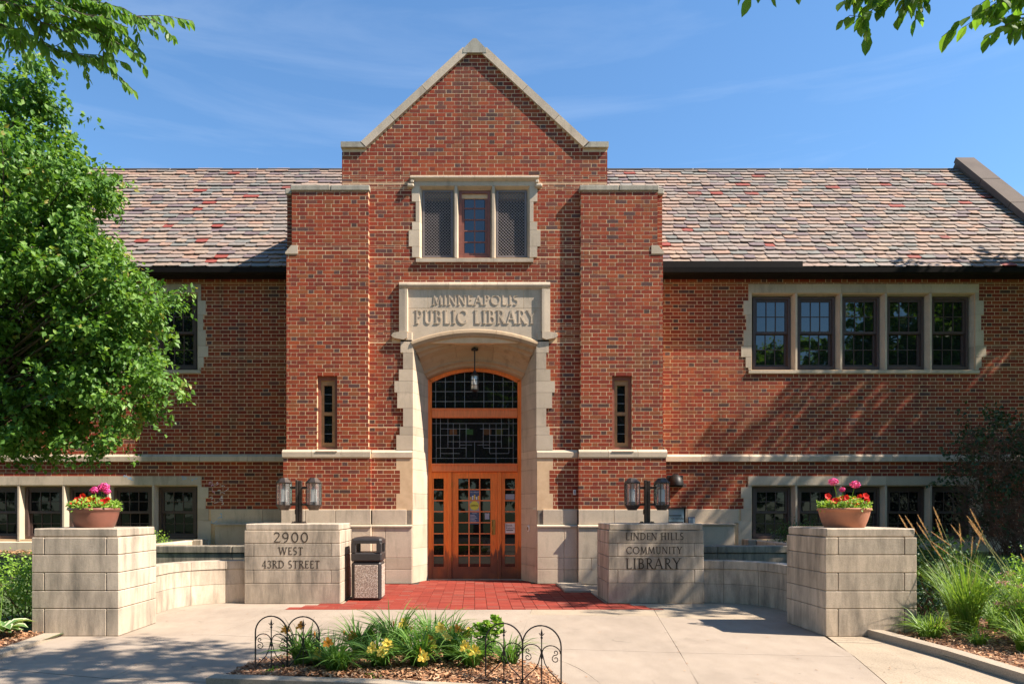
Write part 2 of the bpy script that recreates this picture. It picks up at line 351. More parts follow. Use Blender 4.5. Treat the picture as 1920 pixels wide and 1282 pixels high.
# ================================================================== the library building
YG, YB, YW = 12.80, 12.70, 13.60          # gable wall, flanking piers, wings
lib = thing('library_building', 'red brick library with stone arched entrance, tall gable and slate roof', 'building', (0, 13.2, 0))
BR = []                                    # every brick: x0,x1,y0,y1,z0,z1,tone,full
CH, ST, HD, JT = 0.0693, 0.203, 0.102, 0.0098
def tone_of(head):
    if rnd.random() < (0.27 if head else 0.11): return rnd.uniform(.74, 1.0)
    return rnd.uniform(0, .8)
def lay(x0, x1, z0, z1, Yf, depth=.10, holes=(), zmax=None, axis='y', sgn=1):
    """Flemish bond courses on a wall face; holes are (x0,x1,z0,z1); axis 'x' lays them on a side wall."""
    n0, n1 = int(math.floor(z0 / CH + 1e-6)), int(math.ceil(z1 / CH))
    per = ST + HD
    for n in range(n0, n1):
        za, zb = max(n*CH, z0), min((n+1)*CH, z1)
        cuts = sorted({za, zb} | {h for q in holes for h in q[2:4] if za+.014 < h < zb-.014})
        for ca, cb in zip(cuts[:-1], cuts[1:]):
            zm = (ca+cb)/2
            if cb-ca < .018: continue
            iv = [(x0, x1)]
            if zmax is not None:
                w = zmax(ca if cb > zb-1e-6 and False else cb)
                iv = [(max(x0, -w), min(x1, w))]
            for h in holes:
                if h[2] < zm < h[3]:
                    nv = []
                    for a, b in iv:
                        if h[1] <= a or h[0] >= b: nv.append((a, b)); continue
                        if h[0] > a: nv.append((a, h[0]))
                        if h[1] < b: nv.append((h[1], b))
                    iv = nv
            sh = 0 if n % 2 == 0 else per/2
            for a, b in iv:
                if b-a < .02: continue
                i = math.floor((a - sh)/per) - 1
                while True:
                    c0 = i*per + sh; i += 1
                    if c0 - ST/2 > b: break
                    for q0, q1, head in ((c0-ST/2, c0+ST/2, False), (c0+ST/2, c0+ST/2+HD, True)):
                        j = rnd.uniform(-.003, .003)
                        e0, e1 = max(q0+j, a), min(q1+j, b)
                        if e1-e0 < .026: continue
                        if a-e0 == 0: e0 -= JT/2
                        if e1 == b: e1 += JT/2
                        pr = rnd.uniform(-.0006, .0004)
                        full = (not head) and e1-e0 > ST-.002 and cb-ca > CH-.002
                        X0, X1, Z0, Z1 = e0+JT/2, e1-JT/2, ca+JT/2+rnd.uniform(-.0008,.0008), cb-JT/2
                        if axis == 'y': BR.append((X0, X1, Yf+pr, Yf+depth, Z0, Z1, tone_of(head), full))
                        else: BR.append((min(Yf+sgn*pr, Yf-sgn*depth), max(Yf+sgn*pr, Yf-sgn*depth), X0, X1, Z0, Z1, tone_of(head), False))
def backing(x0, x1, z0, z1, Yf, thick, openings, rec=.0014):
    m = MB(); xs = sorted({x0, x1} | {q for o in openings for q in o[:2] if x0 < q < x1}); zs = sorted({z0, z1} | {q for o in openings for q in o[2:] if z0 < q < z1})
    for a, b in zip(xs[:-1], xs[1:]):
        for c, d in zip(zs[:-1], zs[1:]):
            if any(o[0] < (a+b)/2 < o[1] and o[2] < (c+d)/2 < o[3] for o in openings): continue
            m.box(a, b, Yf+rec, Yf+thick, c, d)
    return m.build('wall', M['mortar'], lib)
def stn(name, mat, x0, x1, y0, y1, z0, z1, s=1, c=.006, parent=None):
    return boxpart(name, M[mat], parent or lib, s*x0, s*x1, y0, y1, z0, z1, c)
def prz(name, mat, poly, axis, a, b, s=1, parent=None):
    m = MB()
    if axis == 'z': poly = [(s*p[0], p[1]) for p in poly]
    if axis == 'x': a, b = s*a, s*b
    m.prism(poly, axis, a, b); return m.build(name, M[mat], parent or lib)
SI = (-1, 1)

# ---- entrance bay: quoined jambs (z from photo rows)
YJ = 12.77
Q = [(637,661,1.32),(661,692,1.275),(692,714,1.35),(714,735.6,1.43),(735.6,765.2,1.38),(765.2,799.5,1.275),(799.5,815,1.335),(815,843,1.395),
     (858,879.5,1.395),(879.5,924.5,1.33),(924.5,953,1.395)]
quoins = [(wz(b, YJ), wz(a, YJ), xo) for a, b, xo in Q]
SPLAY = lambda xo: [(xo, YJ), (1.10, YJ), (.868, 13.36), (1.3, 13.40), (xo, 12.93)]
g_holes = [(-1.10, 1.10, 0, 4.6), (-1.345, 1.345, 4.28, 5.355), (-1.48, -1.24, 4.30, 4.47), (1.24, 1.48, 4.30, 4.47), (-3, 3, 2.235, 2.37)]
for za, zb, xo in quoins: g_holes += [(-xo, -1.1, za, zb), (1.1, xo, za, zb)]
gw_q = [(5.72, 5.807, 1.05), (5.807, 6.0, 1.115), (6.0, 6.29, 1.175), (6.29, 6.44, 1.115), (6.44, 6.80, 1.05), (6.80, 7.08, 1.12), (7.08, 7.16, 1.12)]
for za, zb, xo in gw_q: g_holes.append((-xo, xo, za, zb))
g_holes += [(-1.14, 1.14, 7.1, 7.245), (-1.2, -1.05, 7.03, 7.12), (1.05, 1.2, 7.03, 7.12)]
gz = lambda z: 2.37 if z < 7.76 else max(0.0, 1.93 - (z - 7.76)/.955)
lay(-1.88, 1.88, 2.37, 7.05, YG, holes=g_holes)
lay(-2.37, 2.37, 7.05, 9.62, YG, holes=g_holes, zmax=gz)
lay(-1.835, 1.835, 1.31, 2.235, YG-.05, holes=g_holes)
DOOR = (-1.12, 1.12, 0, 4.28)
backing(-2.36, 2.36, 0, 7.76, YG, .30, [DOOR, (-.99, .99, 5.8, 7.1)])
m = MB(); m.prism([(-1.93, 7.76), (1.93, 7.76), (0, 9.60)], 'y', YG+.0014, YG+.30); m.build('wall', M['mortar'], lib)
boxpart('wall', M['mortar'], lib, -1.83, -1.11, YG-.0492, YG+.005, 0, 2.3, 0); boxpart('wall', M['mortar'], lib, 1.11, 1.83, YG-.0492, YG+.005, 0, 2.3, 0)
slit = (2.436, 2.79, 2.36, 3.68)
for s in SI:
    hs = [(s*slit[0], s*slit[1], slit[2], slit[3])] if s > 0 else [(-slit[1], -slit[0], slit[2], slit[3])]
    kn = (3.13, 3.34, 5.835, 5.985); hk = (kn[0], kn[1]+.02, kn[2], kn[3]) if s > 0 else (-kn[1]-.02, -kn[0], kn[2], kn[3])
    A = lambda a, b: (min(s*a, s*b), max(s*a, s*b))
    lay(*A(1.88, 3.336), 2.37, 5.90, YB, holes=hs+[hk]); lay(*A(1.88, 3.24), 5.90, 6.95, YB, holes=[hk])
    lay(*A(1.835, 3.379), 1.31, 2.235, YB-.05)
    lay(*A(3.24, 3.357), 5.98, 6.93, 12.83)
    lay(12.83, 14.9, 5.8, 6.93, s*3.357, axis='x', sgn=s); lay(12.71, YW, 2.37, 5.8, s*3.336, axis='x', sgn=s)
    lay(12.66, YW, 1.31, 2.235, s*3.379, axis='x', sgn=s)
    backing(*A(1.8816, 3.3344), 2.30, 5.84, YB, .55, hs); backing(*A(1.8816, 3.2384), 5.84, 6.95, YB, .2, [])
    backing(*A(1.8366, 3.3774), 0, 2.30, YB-.05, .55, [])
    boxpart('wall', M['mortar'], lib, s*2.2, s*3.3554, 12.8308, 14.9, 0, 6.94, 0)
    # stone dressings of the flanking piers
    stn('coping_stone', 'coping', 1.86, 2.55, YB-.02, YB+.24, 6.95, 7.05, s, .012); stn('coping_stone', 'coping', 2.555, 3.262, YB-.02, YB+.24, 6.95, 7.05, s, .012)
    stn('coping_stone', 'coping', 2.4, 3.385, 12.80+.145, 14.9, 6.94, 7.04, s, .012); stn('coping_stone', 'coping', 3.265, 3.385, 12.80, 12.94, 6.94, 7.04, s, .012)
    prz('weathering_stone', 'stone', [(3.13, 5.835), (3.355, 5.835), (3.355, 5.86), (3.25, 5.985), (3.13, 5.985)] if s > 0 else [(-3.13, 5.985), (-3.25, 5.985), (-3.355, 5.86), (-3.355, 5.835), (-3.13, 5.835)], 'y', YB-.012, 13.3)
    # string course with a sloped top, water table and plinth blocks
    def course(x0, x1, Yf, n):
        for i in range(n):
            a, b = x0+(x1-x0)*i/n+.003, x0+(x1-x0)*(i+1)/n-.003
            prz('string_course_stone', 'stone', [(Yf-.065, 2.235), (Yf-.065, 2.325), (Yf-.02, 2.37), (Yf+.2, 2.37), (Yf+.2, 2.235)], 'x', a, b, s)
    course(1.838, 3.40, YB, 3); course(1.105, 1.83, YG, 1)
    for x0, x1, Yf in ((1.83, 2.45, YB), (2.456, 2.98, YB), (2.986, 3.41, YB), (1.213, 1.824, YG)):
        stn('water_table_stone', 'stone', x0, x1, Yf-.075, Yf+.1, 1.045, 1.31, s)
    for x0, x1, Yf in ((1.82, 2.50, YB), (2.506, 3.44, YB), (1.105, 1.814, YG)):
        prz('ledge_stone', 'stone', [(Yf-.135, 1.0), (Yf-.135, 1.022), (Yf-.07, 1.042), (Yf+.1, 1.042), (Yf+.1, 1.0)], 'x', x0, x1, s)
    for z0, z1, ed in ((0, .25, (1.82, 2.3, 2.9, 3.435)), (.253, .455, (1.82, 2.05, 2.62, 3.435)), (.458, .998, (1.82, 2.16, 2.75, 3.435))):
        for a, b in zip(ed[:-1], ed[1:]): stn('plinth_block', 'stone', a+.002, b-.002, YB-.115, YB+.1, z0, z1, s)
        stn('plinth_block', 'stone', 1.108, 1.58, YG-.115, YG+.06, z0, z1, s); stn('plinth_block', 'stone', 1.584, 1.815, YG-.115, YG+.06, z0, z1, s)
    stn('plinth_core', 'stone_joint', 1.83, 3.42, YB-.060, YB+.3, 0, 1.30, s, 0); stn('plinth_core', 'stone_joint', 1.12, 1.826, YG-.056, YG+.3, 0, 1.30, s, 0)
    # slit window
    x0, x1 = slit[0], slit[1]
    fr = MB()
    for a, b, c, d in ((x0, x0+.05, slit[2], slit[3]), (x1-.05, x1, slit[2], slit[3]), (x0+.05, x1-.05, slit[3]-.07, slit[3]), (x0+.05, x1-.05, slit[2], slit[2]+.06)):
        fr.box(min(s*a, s*b), max(s*a, s*b), YB+.06, YB+.16, c, d)
    win = fr.build('slit_window', M['frame_red'], lib)
    sa = MB(); zA, zB = slit[2]+.06, slit[3]-.07; zm = (zA+zB)/2
    for a, b, c, d in ((x0+.05, x0+.105, zA, zB), (x1-.105, x1-.05, zA, zB), (x0+.105, x1-.105, zA, zA+.08), (x0+.105, x1-.105, zB-.09, zB), (x0+.105, x1-.105, zm-.03, zm+.03)):
        sa.box(min(s*a, s*b), max(s*a, s*b), YB+.085, YB+.14, c, d)
    sa.build('sash', M['frame_oak'], win)
    for c, d in ((zA+.08, zm-.03), (zm+.03, zB-.09)):
        for i in range(3):
            h = (d-c)/3; boxpart('pane', M['glass_lead'], win, s*(x0+.106), s*(x1-.106), YB+.118, YB+.13, c+i*h+.004, c+(i+1)*h-.004, 0)
        for i in (1, 2): boxpart('glazing_bar', M['lead'], win, s*(x0+.105), s*(x1-.105), YB+.11, YB+.131, c+i*h-.004, c+i*h+.004, 0)
    prz('window_sill', 'stone', [(YB-.075, 2.325), (YB-.075, 2.34), (YB+.1, 2.385), (YB+.1, 2.325)], 'x', x0-.012, x1+.012, s)
    # jamb stones and rake of the gable
    for za, zb, xo in quoins: prz('jamb_stone', 'stone', SPLAY(xo), 'z', za+.002, zb-.002, s)
    for za, zb, xo in ((wz(858, YJ)+.002, wz(843, YJ)-.002, 1.11), (wz(984, YJ)+.002, wz(953, YJ)-.002, 1.21), (.62, wz(984, YJ)-.002, 1.14), (.30, .616, 1.14), (0, .296, 1.14)):
        prz('jamb_stone', 'stone', SPLAY(xo), 'z', za, zb, s)
    def rake(t): return (1.95*(1-t), 7.79 + 1.80*t)
    for t0, t1 in ((0, .27), (.273, .56), (.563, .94)):
        (xa, za), (xb, zb) = rake(t0), rake(t1); nx, nz = .69*.13, .724*.13
        prz('coping_stone', 'stone' if s < 0 else 'stone', [(s*(xa-.0), za-.045), (s*(xa+nx), za+nz-.045), (s*(xb+nx), zb+nz-.045), (s*xb, zb-.045)][::s], 'y', YG-.05, YG+.36)
    prz('kneeler_stone', 'coping', [(s*1.93, 7.755), (s*2.385, 7.755), (s*2.385, 7.85), (s*2.03, 7.85)][::s], 'y', YG-.05, YG+.36)
prz('apex_stone', 'coping', [(-.21, 9.43), (.21, 9.43), (.20, 9.50), (.03, 9.68), (-.03, 9.68), (-.20, 9.50)], 'y', YG-.055, YG+.36)

# ---- gable window: surround, mullions, grilles, casement
YS = YG-.012
for s in SI:
    for za, zb, xo in gw_q[1:-1]:
        prz('jamb_stone', 'stone', [(xo, YS), (.985, YS), (.935, YG+.09), (.935, YG+.2), (xo, YG+.2)], 'z', za+.002, zb-.002, s)
    prz('mullion', 'stone', [(.355, YS), (.385, YG+.09), (.385, YG+.2), (.285, YG+.2), (.285, YG+.09), (.315, YS)], 'z', 5.80, 7.085, s)
    stn('label_stop', 'stone', 1.08, 1.205, YG-.07, YG+.05, 7.04, 7.11, s, .02); stn('hood_mould', 'stone', 1.08, 1.145, YG-.07, YG+.05, 7.113, 7.165, s, .01)
for a, b in ((-1.045, -.337), (-.333, .333), (.337, 1.045)):
    prz('window_sill', 'stone', [(YG-.04, 5.715), (YG-.04, 5.78), (YG+.12, 5.81), (YG+.2, 5.81), (YG+.2, 5.715)], 'x', a, b)
    prz('lintel', 'stone', [(YS, 7.08), (YS, 7.158), (YG+.2, 7.158), (YG+.2, 7.03), (YG+.09, 7.03)], 'x', max(-1.12, a*1.0715 if abs(a) > 1 else a), min(1.12, b*1.0715 if abs(b) > 1 else b))
for a, b in ((-1.145, -.56), (-.556, .0), (.004, .56), (.564, 1.145)):
    prz('hood_mould', 'stone', [(YG-.075, 7.20), (YG-.075, 7.222), (YG-.03, 7.25), (YG+.05, 7.25), (YG+.05, 7.16), (YG-.02, 7.16)], 'x', a, b)
boxpart('dark_backing', M['void'], lib, -1.0, 1.0, YG+.21, YG+.3, 5.7, 7.2, 0)
for s in SI:
    x0, x1, z0, z1, Yg = .388, .932, 5.83, 7.03, YG+.06
    g = MB()
    for a, b, c, d in ((x0, x0+.035, z0, z1), (x1-.035, x1, z0, z1), (x0+.035, x1-.035, z0, z0+.03), (x0+.035, x1-.035, z1-.03, z1)): g.box(min(s*a,s*b), max(s*a,s*b), Yg, Yg+.025, c, d)
    fr = g.build('window_grille', M['grille'], lib)
    g = MB(); a0, a1, c0, c1 = x0+.034, x1-.034, z0+.029, z1-.029; P = .0565; w = .0052
    for sg in SI:
        kk = -40
        while kk < 60:
            off = kk*P; kk += 1
            # line z = c0 + sg*(x-a0) + off clipped to the rectangle
            pts = []
            for x in (a0, a1):
                z = c0+sg*(x-a0)+off
                if c0 <= z <= c1: pts.append((x, z))
            for z in (c0, c1):
                x = a0+sg*(z-c0-off)
                if a0 < x < a1: pts.append((x, z))
            if len(pts) < 2: continue
            (xa, za), (xb, zb) = sorted(pts)[0], sorted(pts)[-1]
            if xb-xa < .01: continue
            n = .7071*w; yo = Yg+.008+(.004 if sg > 0 else 0)
            q = [(s*(xa+sg*n), za-n), (s*(xb+sg*n), zb-n), (s*(xb-sg*n), zb+n), (s*(xa-sg*n), za+n)]
            g.prism(q, 'y', yo, yo+.006)
    nx, nz = int((a1-a0)/P), int((c1-c0)/P)
    for i in range(nx+1):
        for j in range(nz+1):
            for o in (0, .5):
                xx, zz = a0+(i+o)*P, c0+(j+o)*P
                if xx > a1 or zz > c1: continue
                g.prism([(s*xx+.0135*math.cos(q*math.pi/3), zz+.0135*math.sin(q*math.pi/3)) for q in range(6)], 'y', Yg+.006, Yg+.02)
    tag(g.build('grille_lattice', M['grille'], fr), None, None, None, 'stuff')
def casement(x0, x1, z0, z1, Y, cols, rows, fmat, gmat, stile=.05, rail=.06, bar=.018, outer=.05, parent=None):
    m = MB()
    for a, b, c, d in ((x0, x0+outer, z0, z1), (x1-outer, x1, z0, z1), (x0+outer, x1-outer, z1-outer, z1), (x0+outer, x1-outer, z0, z0+outer)): m.box(a, b, Y, Y+.09, c, d)
    win = m.build('window', M[fmat], parent or lib)
    sash(win, x0+outer, x1-outer, z0+outer, z1-outer, Y+.03, cols, rows, fmat, gmat, stile, rail, bar); return win
def sash(win, x0, x1, z0, z1, Y, cols, rows, fmat, gmat, stile, rail, bar):
    m = MB(); gx0, gx1, gz0, gz1 = x0+stile, x1-stile, z0+rail, z1-rail
    m.box(x0, gx0, Y, Y+.04, z0, z1); m.box(gx1, x1, Y, Y+.04, z0, z1); m.box(gx0, gx1, Y, Y+.04, z0, gz0); m.box(gx0, gx1, Y, Y+.04, gz1, z1)
    pw, ph = (gx1-gx0)/cols, (gz1-gz0)/rows
    for i in range(1, cols): m.box(gx0+i*pw-bar/2, gx0+i*pw+bar/2, Y+.006, Y+.034, gz0, gz1)
    for j in range(1, rows): m.box(gx0, gx1, Y+.008, Y+.032, gz0+j*ph-bar/2, gz0+j*ph+bar/2)
    m.build('sash', M[fmat], win)
    key = (round(pw, 4), round(ph, 4), gmat)
    if key not in PANE:
        q = MB(); q.box(-pw/2+bar/2-.003, pw/2-bar/2+.003, -.003, .003, -ph/2+bar/2-.003, ph/2-bar/2+.003)
        me = bpy.data.meshes.new('pane'); me.from_pydata(q.v, [], q.f); me.materials.append(M[gmat]); PANE[key] = me
    for i in range(cols):
        for j in range(rows):
            o = mesh_obj('pane', PANE[key], None, win, (gx0+(i+.5)*pw, Y+.022, gz0+(j+.5)*ph))
            o.rotation_euler = (R(rnd.uniform(-.3, .3)), 0, R(rnd.uniform(-.35, .35)))
PANE = {}
casement(-.282, .282, 5.82, 7.03, YG+.075, 2, 5, 'frame_red', 'glass', .045, .05, .022)

# ---- name panel, arch and lettering
YP = YG-.008
for s in SI:
    prz('panel_frame', 'stone', [(1.20, YG-.06), (1.24, YG-.06), (1.345, YG-.045), (1.345, YG+.05), (1.185, YG+.05), (1.185, YP-.02)], 'z', 4.47, 5.23, s)
    m = MB(); m.prism([(s*x, z) for x, z in ((1.20, 4.36), (1.27, 4.33), (1.44, 4.36), (1.485, 4.40), (1.44, 4.455), (1.345, 4.468), (1.20, 4.468))][::s], 'y', YG-.065, YG+.05); m.build('label_stop', M['stone'], lib)
for a, b in ((-1.345, -.46), (-.456, .40), (.404, 1.345)):
    prz('panel_frame', 'stone', [(YG-.06, 5.30), (YG-.05, 5.335), (YG-.02, 5.36), (YG+.05, 5.36), (YG+.05, 5.232), (YP-.004, 5.232), (YG-.04, 5.26)], 'x', a, b)
def arc_pt(hw, sp, crn, t):
    r = crn-sp; Rr = (hw*hw+r*r)/(2*r); al = math.asin(min(1, hw/Rr)); a = -al+2*al*t
    return (Rr*math.sin(a), crn-Rr+Rr*math.cos(a))
zsplit = wz(578, YP)
for a, b in ((-1.19, -.84), (-.836, .87), (.874, 1.19)): stn('panel_stone', 'stone', a, b, YP, YG+.1, zsplit+.002, 5.235, 1, .003)
for s in SI:
    arcp = [arc_pt(1.13, 4.29, 4.51, .5+.5*i/10) for i in range(11)]
    poly = [(.002, zsplit-.002)] + [(x, z) for x, z in arcp] + [(1.19, 4.29), (1.19, zsplit-.002)]
    m = MB(); m.prism([(s*x, z) for x, z in poly], 'y', YP, YG+.1); m.build('panel_stone', M['stone'], lib)
    prz('jamb_stone', 'stone', [(1.32, YJ), (1.12, YJ), (1.05, 12.93), (1.32, 12.93)], 'z', 4.30, 4.46, s)
ARCH = [(12.90, 1.20, 4.40, 4.60), (YP-.035, 1.13, 4.285, 4.505), (YP-.045, 1.115, 4.25, 4.455), (YP-.02, 1.095, 4.20, 4.40), (12.84, 1.065, 4.17, 4.365), (12.86, 1.04, 4.12, 4.315),
        (12.92, 1.02, 4.085, 4.30), (12.94, 1.0, 4.05, 4.275), (13.06, .985, 3.98, 4.215), (13.16, .955, 3.88, 4.12), (13.19, .945, 3.845, 4.07), (13.19, .92, 3.81, 4.035), (13.24, .905, 3.78, 4.01),
        (13.26, .885, 3.745, 3.965), (13.40, .865, 3.715, 3.935)]
for t0, t1 in ((0, .332), (.334, .666), (.668, 1)):
    m = MB(); N = 10
    rs = [[(arc_pt(hw, sp, cn, t0+(t1-t0)*i/N)[0], Y, arc_pt(hw, sp, cn, t0+(t1-t0)*i/N)[1]) for i in range(N+1)] for Y, hw, sp, cn in ARCH]
    top = [(x*1.1, 13.40, z+.5) for x, _, z in rs[-1]]
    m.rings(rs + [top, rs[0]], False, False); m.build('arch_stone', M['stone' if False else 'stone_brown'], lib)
for s in SI:      # impost zone between straight jamb and arch
    prz('jamb_stone', 'stone', [(1.32, YJ+.004), (1.098, YJ+.004), (.868, 13.362), (1.3, 13.40), (1.32, 12.93)], 'z', wz(637, YJ)-.002, 4.29 if False else 4.20, s)

# a small stroke alphabet of Roman capitals
def arcs(cx, cy, rx, ry, a0, a1, n=10): return [(cx+rx*math.cos(R(a0+(a1-a0)*i/n)), cy+ry*math.sin(R(a0+(a1-a0)*i/n))) for i in range(n+1)]
K, k_ = .118, .066
FONT = {
 'I': (.34, [([(.17,0),(.17,1)],K)], [(.17,0),(.17,1)]), 'L': (.60, [([(.17,0),(.17,1)],K),([(.17,.03),(.56,.03),(.57,.16)],k_)], [(.17,1)]),
 'M': (1.02, [([(.12,0),(.20,1)],k_),([(.20,1),(.51,.08)],K),([(.51,.08),(.82,1)],k_),([(.82,1),(.90,0)],K)], [(.12,0),(.90,0)]),
 'N': (.86, [([(.13,0),(.13,1)],k_),([(.13,1),(.73,.02)],K),([(.73,0),(.73,1)],k_)], [(.13,0),(.09,1),(.73,1)]),
 'E': (.60, [([(.17,0),(.17,1)],K),([(.17,.965),(.52,.965),(.53,.86)],k_),([(.17,.52),(.46,.52)],k_),([(.17,.035),(.55,.035),(.56,.15)],k_)], []),
 'A': (.84, [([(.08,0),(.42,1)],k_),([(.42,1),(.76,0)],K),([(.19,.34),(.65,.34)],k_)], [(.08,0),(.76,0)]),
 'P': (.62, [([(.17,0),(.17,1)],K),([(.17,.965)]+arcs(.30,.735,.25,.23,90,-90)+[(.17,.505)],K*.85)], [(.17,0),(.12,1)]),
 'O': (.98, [(arcs(.49,.5,.42,.47,0,360,24),K*.85)], []), '0': (.66, [(arcs(.33,.5,.24,.46,0,360,20),K*.85)], []),
 'S': (.56, [(arcs(.29,.735,.19,.235,40,250,10)+arcs(.27,.265,.20,.235,70,-140,10),K*.85)], []),
 'U': (.80, [([(.17,1),(.17,.32)]+arcs(.40,.30,.23,.27,180,360,10)+[(.63,1)],K*.8)], [(.17,1),(.63,1)]),
 'B': (.66, [([(.17,0),(.17,1)],K),([(.17,.965)]+arcs(.29,.745,.22,.22,90,-90)+[(.17,.525)],K*.8),([(.17,.525)]+arcs(.31,.28,.26,.245,90,-90)+[(.17,.035)],K*.85)], [(.11,0),(.11,1)]),
 'C': (.86, [(arcs(.48,.5,.40,.47,48,312,18),K*.85),([(.74,.72),(.76,.92)],k_),([(.74,.28),(.76,.1)],k_*.6)], []),
 'R': (.70, [([(.17,0),(.17,1)],K),([(.17,.965)]+arcs(.30,.745,.23,.22,90,-90)+[(.17,.525)],K*.8),([(.30,.52),(.66,.02)],K)], [(.17,0),(.12,1),(.69,0)]),
 'Y': (.78, [([(.08,1),(.39,.48)],K),([(.70,1),(.39,.48)],k_),([(.39,.5),(.39,0)],K)], [(.08,1),(.70,1),(.39,0)]),
 'W': (1.10, [([(.06,1),(.30,0)],K),([(.30,0),(.55,.95)],k_),([(.55,.95),(.79,0)],K),([(.79,0),(1.04,1)],k_)], [(.06,1),(.55,1),(1.04,1)]),
 'T': (.68, [([(.34,0),(.34,1)],K),([(.06,.84),(.07,.965),(.61,.965),(.62,.84)],k_)], [(.34,0)]),
 'D': (.84, [([(.17,0),(.17,1)],K),([(.17,.965),(.33,.965)]+arcs(.33,.5,.43,.465,90,-90,12)+[(.17,.035)],K*.85)], [(.11,0),(.11,1)]),
 'H': (.84, [([(.17,0),(.17,1)],K),([(.67,0),(.67,1)],K),([(.17,.52),(.67,.52)],k_)], [(.17,0),(.17,1),(.67,0),(.67,1)]),
 '2': (.58, [(arcs(.28,.73,.20,.235,160,-30,10)+[(.08,.05)],K*.75),([(.07,.045),(.53,.045),(.55,.14)],k_*1.2)], []),
 '9': (.62, [(arcs(.30,.68,.21,.28,0,360,16),K*.75),([(.51,.68),(.50,.42),(.40,.15),(.20,.01)],K*.75)], []),
 '4': (.62, [([(.42,0),(.42,1)],K*.85),([(.42,1),(.05,.30)],k_),([(.05,.30),(.58,.30)],k_)], [(.42,0)]),
 '3': (.56, [(arcs(.24,.755,.20,.21,150,-80,10),K*.75),(arcs(.24,.29,.25,.265,80,-150,10),K*.75)], []), ' ': (.34, [], [])}
def lettering(name, text, x0, x1, z0, z1, Yf, depth, mat, parent):
    h = z1-z0; raw = sum(FONT[c][0]+.10 for c in text)-.10; sx = (x1-x0)/raw; px = x0
    for c in text:
        w, strokes, serifs = FONT[c]; m = MB(); n = 0
        for pts, wd in strokes:
            P2 = [(px+p[0]*sx, z0+p[1]*h) for p in pts]; wd_ = wd*(h*.5+sx*.5); L = []; Rr = []
            for i, p in enumerate(P2):
                a, b = P2[max(i-1, 0)], P2[min(i+1, len(P2)-1)]; dx, dz = b[0]-a[0], b[1]-a[1]; q = math.hypot(dx, dz) or 1
                L.append((p[0]-dz/q*wd_/2, p[1]+dx/q*wd_/2)); Rr.append((p[0]+dz/q*wd_/2, p[1]-dx/q*wd_/2))
            n += 1; e = (n % 7)*.00012; b = len(m.v)
            for l, r in zip(L, Rr): m.v += [(l[0], Yf-depth-e, l[1]), (r[0], Yf-depth-e, r[1]), (l[0], Yf, l[1]), (r[0], Yf, r[1])]
            for i in range(len(P2)-1):
                o = b+4*i
                m.face((o, o+1, o+5, o+4)); m.face((o, o+4, o+6, o+2)); m.face((o+1, o+3, o+7, o+5))
            m.face((b, b+2, b+3, b+1)); o = b+4*(len(P2)-1); m.face((o, o+1, o+3, o+2))
        for x, z in serifs:
            n += 1; e = (n % 7)*.00012; zz = z0+(z*h if z < .5 else z*h-.045*h)
            m.box(px+(x-.14)*sx, px+(x+.14)*sx, Yf-depth-e-.0009, Yf, zz, zz+.045*h)
        px += (w+.10)*sx
        if strokes: m.build(name, M[mat], parent)
lettering('letter', 'MINNEAPOLIS', -.755, .78, 4.955, 5.135, YP, .009, 'stone', lib)
lettering('letter', 'PUBLIC LIBRARY', -1.065, 1.10, 4.62, 4.865, YP, .0105, 'stone', lib)

# ---- entrance woodwork
YD = 13.36
m = MB()
for s in SI: m.box(min(s*.80, s*.868), max(s*.80, s*.868), YD, YD+.12, 0, 3.72)
N = 16; rs = []
for hw, sp, cn, yy in ((.87, 3.72, 3.94, YD), (.79, 3.68, 3.885, YD), (.79, 3.68, 3.885, YD+.12), (.87, 3.72, 3.94, YD+.12)):
    rs.append([(arc_pt(hw, sp, cn, i/N)[0], yy, arc_pt(hw, sp, cn, i/N)[1]) for i in range(N+1)])
m.rings(rs+[rs[0]], False, False)
ent = m.build('entrance_frame', M['wood'], lib)
boxpart('dark_backing', M['void'], lib, -1.1, 1.1, YD+.13, YD+.2, 0, 4.3, 0)
for z0, z1 in ((3.02, 3.195), (2.015, 2.17)):
    boxpart('transom_rail', M['wood_rail'], ent, -.80, .80, YD-.03, YD+.10, z0, z1, .012)
    boxpart('rail_moulding', M['wood_rail'], ent, -.80, .80, YD-.05, YD-.031, z1-.03, z1-.002, .006)
# leaded lights
pt = [arc_pt(.80, 3.69, 3.895, i/12) for i in range(13)]
m = MB(); m.prism([(-.80, 3.19), (.80, 3.19)] + pt[::-1], 'y', YD+.05, YD+.06); up = m.build('fanlight', M['glass_lead'], ent)
m = MB()
for i in range(-4, 5):
    if i == 0: continue
    x = i*.18-.008; ztop = 3.68+.2*(1-(abs(x)/.8)**2); m.box(x-.004, x+.004, YD+.042, YD+.0505, 3.19, ztop)
for z in (3.33, 3.515, 3.70): 
    hw = .80 if z < 3.69 else .78; m.box(-hw, hw, YD+.0425, YD+.0508, z-.004, z+.004)
m.build('lead_cames', M['lead'], up)
low = boxpart('leaded_window', M['glass_lead'], ent, -.80, .80, YD+.05, YD+.06, 2.17, 3.02, 0)
m = MB(); rr = random.Random(3)
for s in SI:
    for x in (.72, .64, .50, .40, .28, .16):
        z0 = 2.17 if x in (.72, .40) else 2.17+rr.choice([.12, .2, .3]); m.box(s*x-.003, s*x+.003, YD+.042, YD+.0505, z0, 3.02 if x > .45 else 2.92)
    for z, a, b in ((2.92, 0, .80), (2.82, .1, .64), (2.70, .28, .8), (2.58, 0, .50), (2.46, .16, .72), (2.36, .28, .64), (2.27, 0, .8), (2.52, .05, .28)):
        m.box(min(s*a, s*b), max(s*a, s*b), YD+.0425, YD+.0508, z-.003, z+.003)
m.box(-.003, .003, YD+.042, YD+.0505, 2.17, 2.58); m.build('lead_cames', M['lead'], low)
